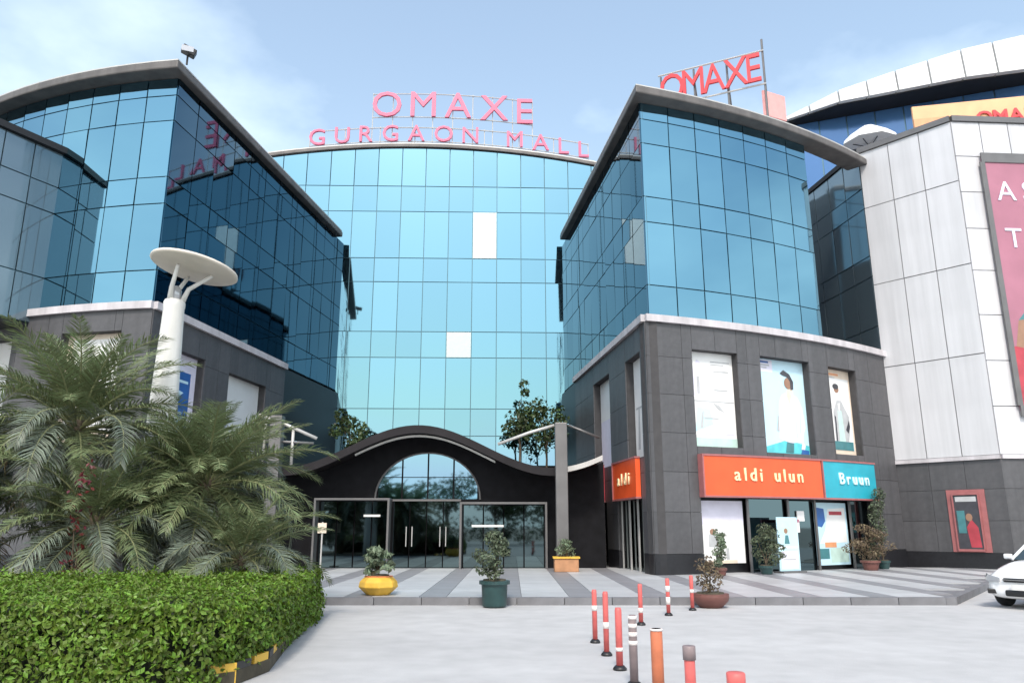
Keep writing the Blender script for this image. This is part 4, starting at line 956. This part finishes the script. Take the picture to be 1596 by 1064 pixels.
cp = thing('planter', 'square ochre planter at the foot of the grey entrance pillar', 'planter', (1.75, 26.4, ZP))
q = MB(); q.prism([(1.4, 26.1), (2.2, 26.1), (2.2, 26.65), (1.4, 26.65)], ZP, ZP + 0.42); o = q.build('pot', M['terracotta'], cp); bevel(o, 0.02)
q = MB(); q.prism([(1.36, 26.06), (2.24, 26.06), (2.24, 26.67), (1.36, 26.67)], ZP + 0.425, ZP + 0.48); q.build('rim', M['yellow'], cp)
shrub_thing('potted_shrub', 'low yellowish green shrub in the square ochre planter', 'shrub', 1.8, 26.38, ZP + 0.46, 0.6, 0.42, 'shrub_pale', 260, 0.1)
# along the shopfront
def shopspot(t, out): c = rf(t, out); return c.x, c.y
for t, o_, mt, pr, lab, sl, sh, sr, lm, nn in (
    (2.05, 0.75, 'pot_brown', [(0.12, 0), (0.16, 0.22)], 'small brown pot at the corner of the shop window', 'slim pale green shrub at the stone corner by the shop window', 1.15, 0.32, 'shrub_pale', 420),
    (3.75, 0.8, 'pot_green', [(0.17, 0), (0.22, 0.26)], 'dark round pot before the white shop window', 'grey green bush before the white shop window', 1.25, 0.62, 'shrub', 800),
    (8.75, 0.75, 'pot_brown', [(0.22, 0), (0.30, 0.32)], 'wide red brown pot before the pale blue shop window', 'brownish leafy bush before the pale blue shop window', 1.25, 0.8, 'shrub_brown', 800),
    (9.95, 0.5, 'pot_green', [(0.16, 0), (0.21, 0.28)], 'dark pot at the far end of the shopfront', 'dark green climbing shrub at the far end of the shopfront', 2.6, 0.5, 'shrub', 800)):
    x, y = shopspot(t, o_); planter('planter', lab, x, y, ZP, pr, mt, 18, mt)
    shrub_thing('potted_shrub', sl, 'shrub', x, y, ZP + pr[-1][1], sh, sr, lm, nn, 0.1)
planter('planter', 'low reddish brown bowl on the road beside the bollards', 4.05, 16.35, 0.0, [(0.22, 0), (0.36, 0.14), (0.38, 0.24), (0.34, 0.27)], 'pot_brown', 20, 'pot_brown')
shrub_thing('potted_shrub', 'spindly red and green plant in the reddish brown bowl', 'shrub', 4.05, 16.35, 0.25, 0.75, 0.36, 'shrub_brown', 220, 0.09)
# standee in front of the shop door
x, y = shopspot(5.1, 0.45); an = math.atan2(rf.e.y, rf.e.x)
st = thing('standee', 'white advertising standee with a pink and mint print before the shop glass', 'standee', (x, y, ZP))
sw = Path((x - 0.45 * math.cos(an), y - 0.45 * math.sin(an)), (x + 0.45 * math.cos(an), y + 0.45 * math.sin(an)))
poster(st, sw, 0, 0.92, ZP + 0.06, ZP + 1.75, 0, 'poster_sky', [('poster_white', rect(0.05, 0.95, 0.42, 0.45)), ('poster_lilac', rect(0.08, 0.92, 0.03, 0.36)), ('poster_mint', ell(0.35, 0.8, 0.25, 0.12)), ('poster_skin', ell(0.4, 0.74, 0.09, 0.05)), ('poster_grey', rect(0.2, 0.8, 0.2, 0.22)), ('poster_teal', [(0.3, 0.5), (0.36, 0.66), (0.5, 0.66), (0.55, 0.5)])], 'board')
q = MB(); sw.strip(q, -0.05, 0.97, ZP, ZP + 0.05, -0.25, 0.2); q.build('foot', M['steel'], st)
x, y = shopspot(5.45, 0.3); s2 = thing('hanging_sign', 'small white and pink sign board standing beside the shop door', 'sign', (x, y, ZP))
q = MB(); q.box((x, y, 1.62), (0.72, 0.05, 0.42), an); q.box((x, y, 1.78), (0.74, 0.054, 0.10), an, m=1); q.build('sign_plate', [M['poster_white'], M['poster_pink']], s2)
q = MB(); q.tube([(x, y, ZP), (x, y, 1.45)], 0.025, 6); q.build('post', M['steel'], s2)
# thin pole sign by the entrance
ps = thing('pole_sign', 'small pale sign plate on a thin pole by the dark entrance', 'sign', (-6.62, 27.4, ZP))
q = MB(); q.tube([(-6.62, 27.4, ZP), (-6.62, 27.4, 1.75)], 0.03, 8); q.build('pole', M['steel_pale'], ps)
q = MB(); q.box((-6.62, 27.36, 1.55), (0.3, 0.03, 0.34)); q.build('sign_plate', M['poster_cream'], ps)
q = MB(); q.lathe([(0.18, ZP), (0.18, ZP + 0.03), (0.03, ZP + 0.05)], 12, (-6.62, 27.4, 0)); q.build('base', M['steel'], ps)

# ------------------------------------------------------------------ bollards
def bollard_parts(root, h, r, body, bands, cap):
    z0 = root.location.z; x, y = root.location.x, root.location.y
    q = MB(); q.lathe([(r * 2.0, z0), (r * 2.0, z0 + .02), (r * 1.3, z0 + .05)], 14, (x, y, 0)); q.build('base', M['black'], root, True)
    q = MB(); q.lathe([(r, z0 + .03), (r, z0 + h - .03), (r * .8, z0 + h)], 14, (x, y, 0)); q.build('post', M[body], root, True)
    for a, b in bands: q = MB(); q.lathe([(r * 1.07, z0 + h * a), (r * 1.07, z0 + h * b)], 14, (x, y, 0)); q.build('reflective_band', M['bollard_band'], root, True)
    if cap: q = MB(); q.lathe([(r * 1.2, z0 + h - .09), (r * 1.2, z0 + h + .005), (r * 1.05, z0 + h + .012)], 14, (x, y, 0)); q.build('cap', M[cap], root, True)
BL = [(1.18, 11.5, .72, .036, 'bollard_red', [(.60, .70)], None, 'red bollard at the far end of the straight row in the road'),
      (1.21, 10.4, .78, .036, 'bollard_red', [(.42, .52)], None, 'slim red bollard second from the far end of the straight row'),
      (1.24, 9.4, .68, .04, 'bollard_red', [(.30, .36)], None, 'red bollard with one low pale band, before the grey banded one'),
      (1.26, 8.45, .70, .044, 'bollard_grey', [(.58, .64), (.70, .76), (.82, .88), (.94, .99)], None, 'grey bollard with four pale bands round its top'),
      (1.31, 7.35, .70, .055, 'bollard_orange', [(.975, 1.0)], None, 'plain rust orange bollard, the thickest in the row'),
      (1.36, 6.25, .70, .042, 'bollard_red', [(.36, .5)], 'bollard_grey', 'red bollard with a dark grey cap near the bottom edge'),
      (1.42, 5.2, .69, .05, 'bollard_orange', [(.66, .78)], 'bollard_red', 'nearest bollard, only its orange red cap in the photo'),
      (2.16, 13.5, .66, .038, 'bollard_red', [(.3, .42)], None, 'red bollard starting the bend behind the straight row'),
      (2.9, 14.9, .66, .038, 'bollard_red', [(.3, .5), (.64, .8)], None, 'banded red bollard in the middle of the bend'),
      (3.55, 15.8, .66, .038, 'bollard_red', [(.5, .6)], None, 'red bollard beside the reddish brown bowl')]
for x, y, h, r, body, bands, cap, lab in BL:
    bollard_parts(thing('bollard', lab, 'bollard', (x, y, 0.0), 'bollards dividing the road'), h, r, body, bands, cap)

# ------------------------------------------------------------------ white car
car = thing('car', 'white sedan car parked at the right edge with its front showing', 'car', (0, 0, 0))
def loft(st, name, mt, close=True):
    q = MB(); n = len(st[0][1]); v = []
    for xx, ring in st: v += [(xx, yy, zz) for yy, zz in ring] + [(xx, -yy, zz) for yy, zz in reversed(ring)]
    m = 2 * n; f = [(i * m + j, i * m + (j + 1) % m, (i + 1) * m + (j + 1) % m, (i + 1) * m + j) for i in range(len(st) - 1) for j in range(m)]
    f += [tuple(range(m - 1, -1, -1)), tuple(range((len(st) - 1) * m, len(st) * m))]
    q.raw(v, f); o = q.build(name, mt, car, True); s = o.modifiers.new('smooth', 'SUBSURF'); s.levels = s.render_levels = 2; return o
def ring(w, zl, zb, zt, crown_=0.03): return [(0.0, zl), (w * .55, zl), (w * .9, zl + .02), (w, zl + .12), (w, zl + (zb - zl) * .6), (w * .985, zb), (w * .86, zt), (w * .5, zt + crown_ * .8), (0, zt + crown_)]
loft([(2.10, ring(.58, .30, .46, .54)), (2.06, ring(.70, .22, .52, .60)), (1.92, ring(.80, .18, .58, .68)), (1.55, ring(.845, .17, .66, .78)), (1.0, ring(.85, .17, .78, .89)), (0.3, ring(.85, .17, .84, .93)),
      (-0.8, ring(.85, .17, .87, .95)), (-1.5, ring(.84, .17, .88, .97)), (-1.95, ring(.80, .2, .82, .95)), (-2.08, ring(.70, .26, .7, .86)), (-2.12, ring(.6, .34, .6, .76))], 'body', M['car_paint'])
cab = [((.80, .75, .92), (-.02, .60, 1.38)), ((-1.75, .74, .94), (-1.05, .58, 1.39))]
(f0, f1), (r0, r1) = cab
mid0, mid1 = (-0.5, .79, .93), (-0.55, .62, 1.42)
def quadpart(name, pts, mt): q = MB(); q.face(pts); o = q.build(name, mt, car); so_ = o.modifiers.new('thick', 'SOLIDIFY'); so_.thickness = 0.012; return o
def mir(p): return (p[0], -p[1], p[2])
quadpart('windshield', [f0, f1, mir(f1), mir(f0)], M['car_glass'])
quadpart('rear_window', [mir(r0), mir(r1), r1, r0], M['car_glass'])
for g in (lambda p: p, mir):
    quadpart('side_window', [g(f0), g(mid0), g(mid1), g(f1)], M['car_glass']); quadpart('side_window', [g(mid0), g(r0), g(r1), g(mid1)], M['car_glass'])
    q = MB(); q.tube([g(f0), g(f1), g(mid1), g(r1), g(r0)], 0.035, 6); q.tube([g(mid0), g(mid1)], 0.03, 6); q.build('pillar', M['car_paint'], car, True)
    q = MB(); q.box(g((0.62, .90, .97)), (.10, .17, .11)); o = q.build('wing_mirror', M['car_paint'], car, True); bevel(o, .03, 3)
    q = MB(); q.raw([g(p) for p in [(1.93, .80, .56), (2.06, .72, .53), (2.125, .46, .52), (2.11, .46, .60), (2.03, .70, .64), (1.86, .80, .66)]], [(0, 1, 4, 5), (1, 2, 3, 4)]); o = q.build('headlight', M['lamp_glass'], car)
    s = o.modifiers.new('thick', 'SOLIDIFY'); s.thickness = 0.03; s.offset = 0.6
    q = MB(); q.box(g((2.02, .62, .33)), (.14, .26, .09), 0.5 if g is mir else -0.5); o = q.build('fog_light_pocket', M['black'], car); bevel(o, .015)
    for wx in (1.30, -1.28):
        wm = Matrix.Rotation(R(90), 4, 'X'); c = g((wx, .76, .31))
        q = MB(); q.lathe([(.20, -.1), (.29, -.1), (.31, -.07), (.31, .07), (.29, .1), (.20, .1)], 24, c, mtx=wm); t = q.build('tyre', M['tyre'], car, True)
        q = MB(); q.lathe([(.205, -.09), (.205, .09), (.05, .105 if g((0, 1, 0))[1] > 0 else .105)], 24, c, mtx=wm); q.lathe([(.05, -.105), (.205, -.089)], 24, c, mtx=wm); q.build('rim', M['rim'], car)
        q = MB(); q.tube([(c[0] + .36 * math.cos(w), c[1] + (.085 if c[1] > 0 else -.085), c[2] + .36 * math.sin(w)) for w in [math.pi * k / 12 for k in range(13)]], .035, 6); q.build('wheel_arch', M['black'], car, True)
q = MB(); q.raw([(f1[0], f1[1], f1[2]), (f1[0], -f1[1], f1[2]), (mid1[0], -mid1[1], mid1[2]), (mid1[0], mid1[1], mid1[2]), (r1[0], -r1[1], r1[2]), (r1[0], r1[1], r1[2])], [(0, 1, 2, 3), (3, 2, 4, 5)])
o = q.build('roof', M['car_paint'], car); s = o.modifiers.new('thick', 'SOLIDIFY'); s.thickness = 0.05; s.offset = 0
q = MB(); q.box((2.1, 0, .56), (.06, .8, .08)); o = q.build('grille', M['black'], car); bevel(o, .02)
q = MB(); q.box((2.13, 0, .565), (.03, .82, .018)); q.build('grille_bar', M['chrome'], car)
q = MB(); q.box((2.09, 0, .31), (.1, .78, .12)); o = q.build('air_intake', M['black'], car); bevel(o, .03)
q = MB(); q.box((2.145, 0, .43), (.012, .5, .11)); q.build('number_plate', M['white'], car)
car.location = (11.84, 16.86, 0); car.rotation_euler = (0, 0, math.atan2(-.56, -.83))

# ------------------------------------------------------------------ trees across the road, behind the camera; seen mirrored in the glass
TB_ = [(-24, -12, 5.5, 3.2), (-17, -14, 6.2, 3.4), (-11, -12, 5.0, 3.0), (-6, -15, 6.6, 3.2), (-1.5, -13, 5.2, 2.8), (3.5, -14, 6.0, 3.0), (9, -12, 5.4, 3.2), (15, -14, 6.6, 3.4), (22, -12, 5.6, 3.4), (30, -14, 6.5, 3.6)]
TL = ['roadside tree across the road, first behind the palms', 'tall roadside tree across the road, facing the palms', 'low roadside tree across the road, facing the hedge', 'tall roadside tree across the road, facing the lamp post',
      'low narrow roadside tree across the road, facing the doors', 'roadside tree across the road, facing the bollards', 'low roadside tree across the road, facing the shop signs', 'tall roadside tree across the road, facing the car',
      'low wide roadside tree across the road, past the car', 'tall wide roadside tree across the road, farthest past the car']
for i, (x, y, h, r) in enumerate(TB_):
    tree(TL[i], x, y, h, r, 'trees across the road', 900, 0.42)

q = MB()
crown(q, [(-42 + 3.1 * i, -17 + random.uniform(-.6, .6), 1.3, 2.2, 1.0, 1.35) for i in range(29)], 9000, 0.34, 0.19)
rh = thing('roadside_bushes', 'dense line of bushes across the road, mirrored low in the doors', 'bushes', (0, -17, 0))
q.build('foliage', M['leaf'], rh, kind='stuff')
q = MB()
for i in range(29): q.tube([(-42 + 3.1 * i, -17, 0), (-41.8 + 3.1 * i, -17, 1.2)], [0.06, 0.03], 5)
q.build('stems', M['trunk'], rh, kind='stuff')
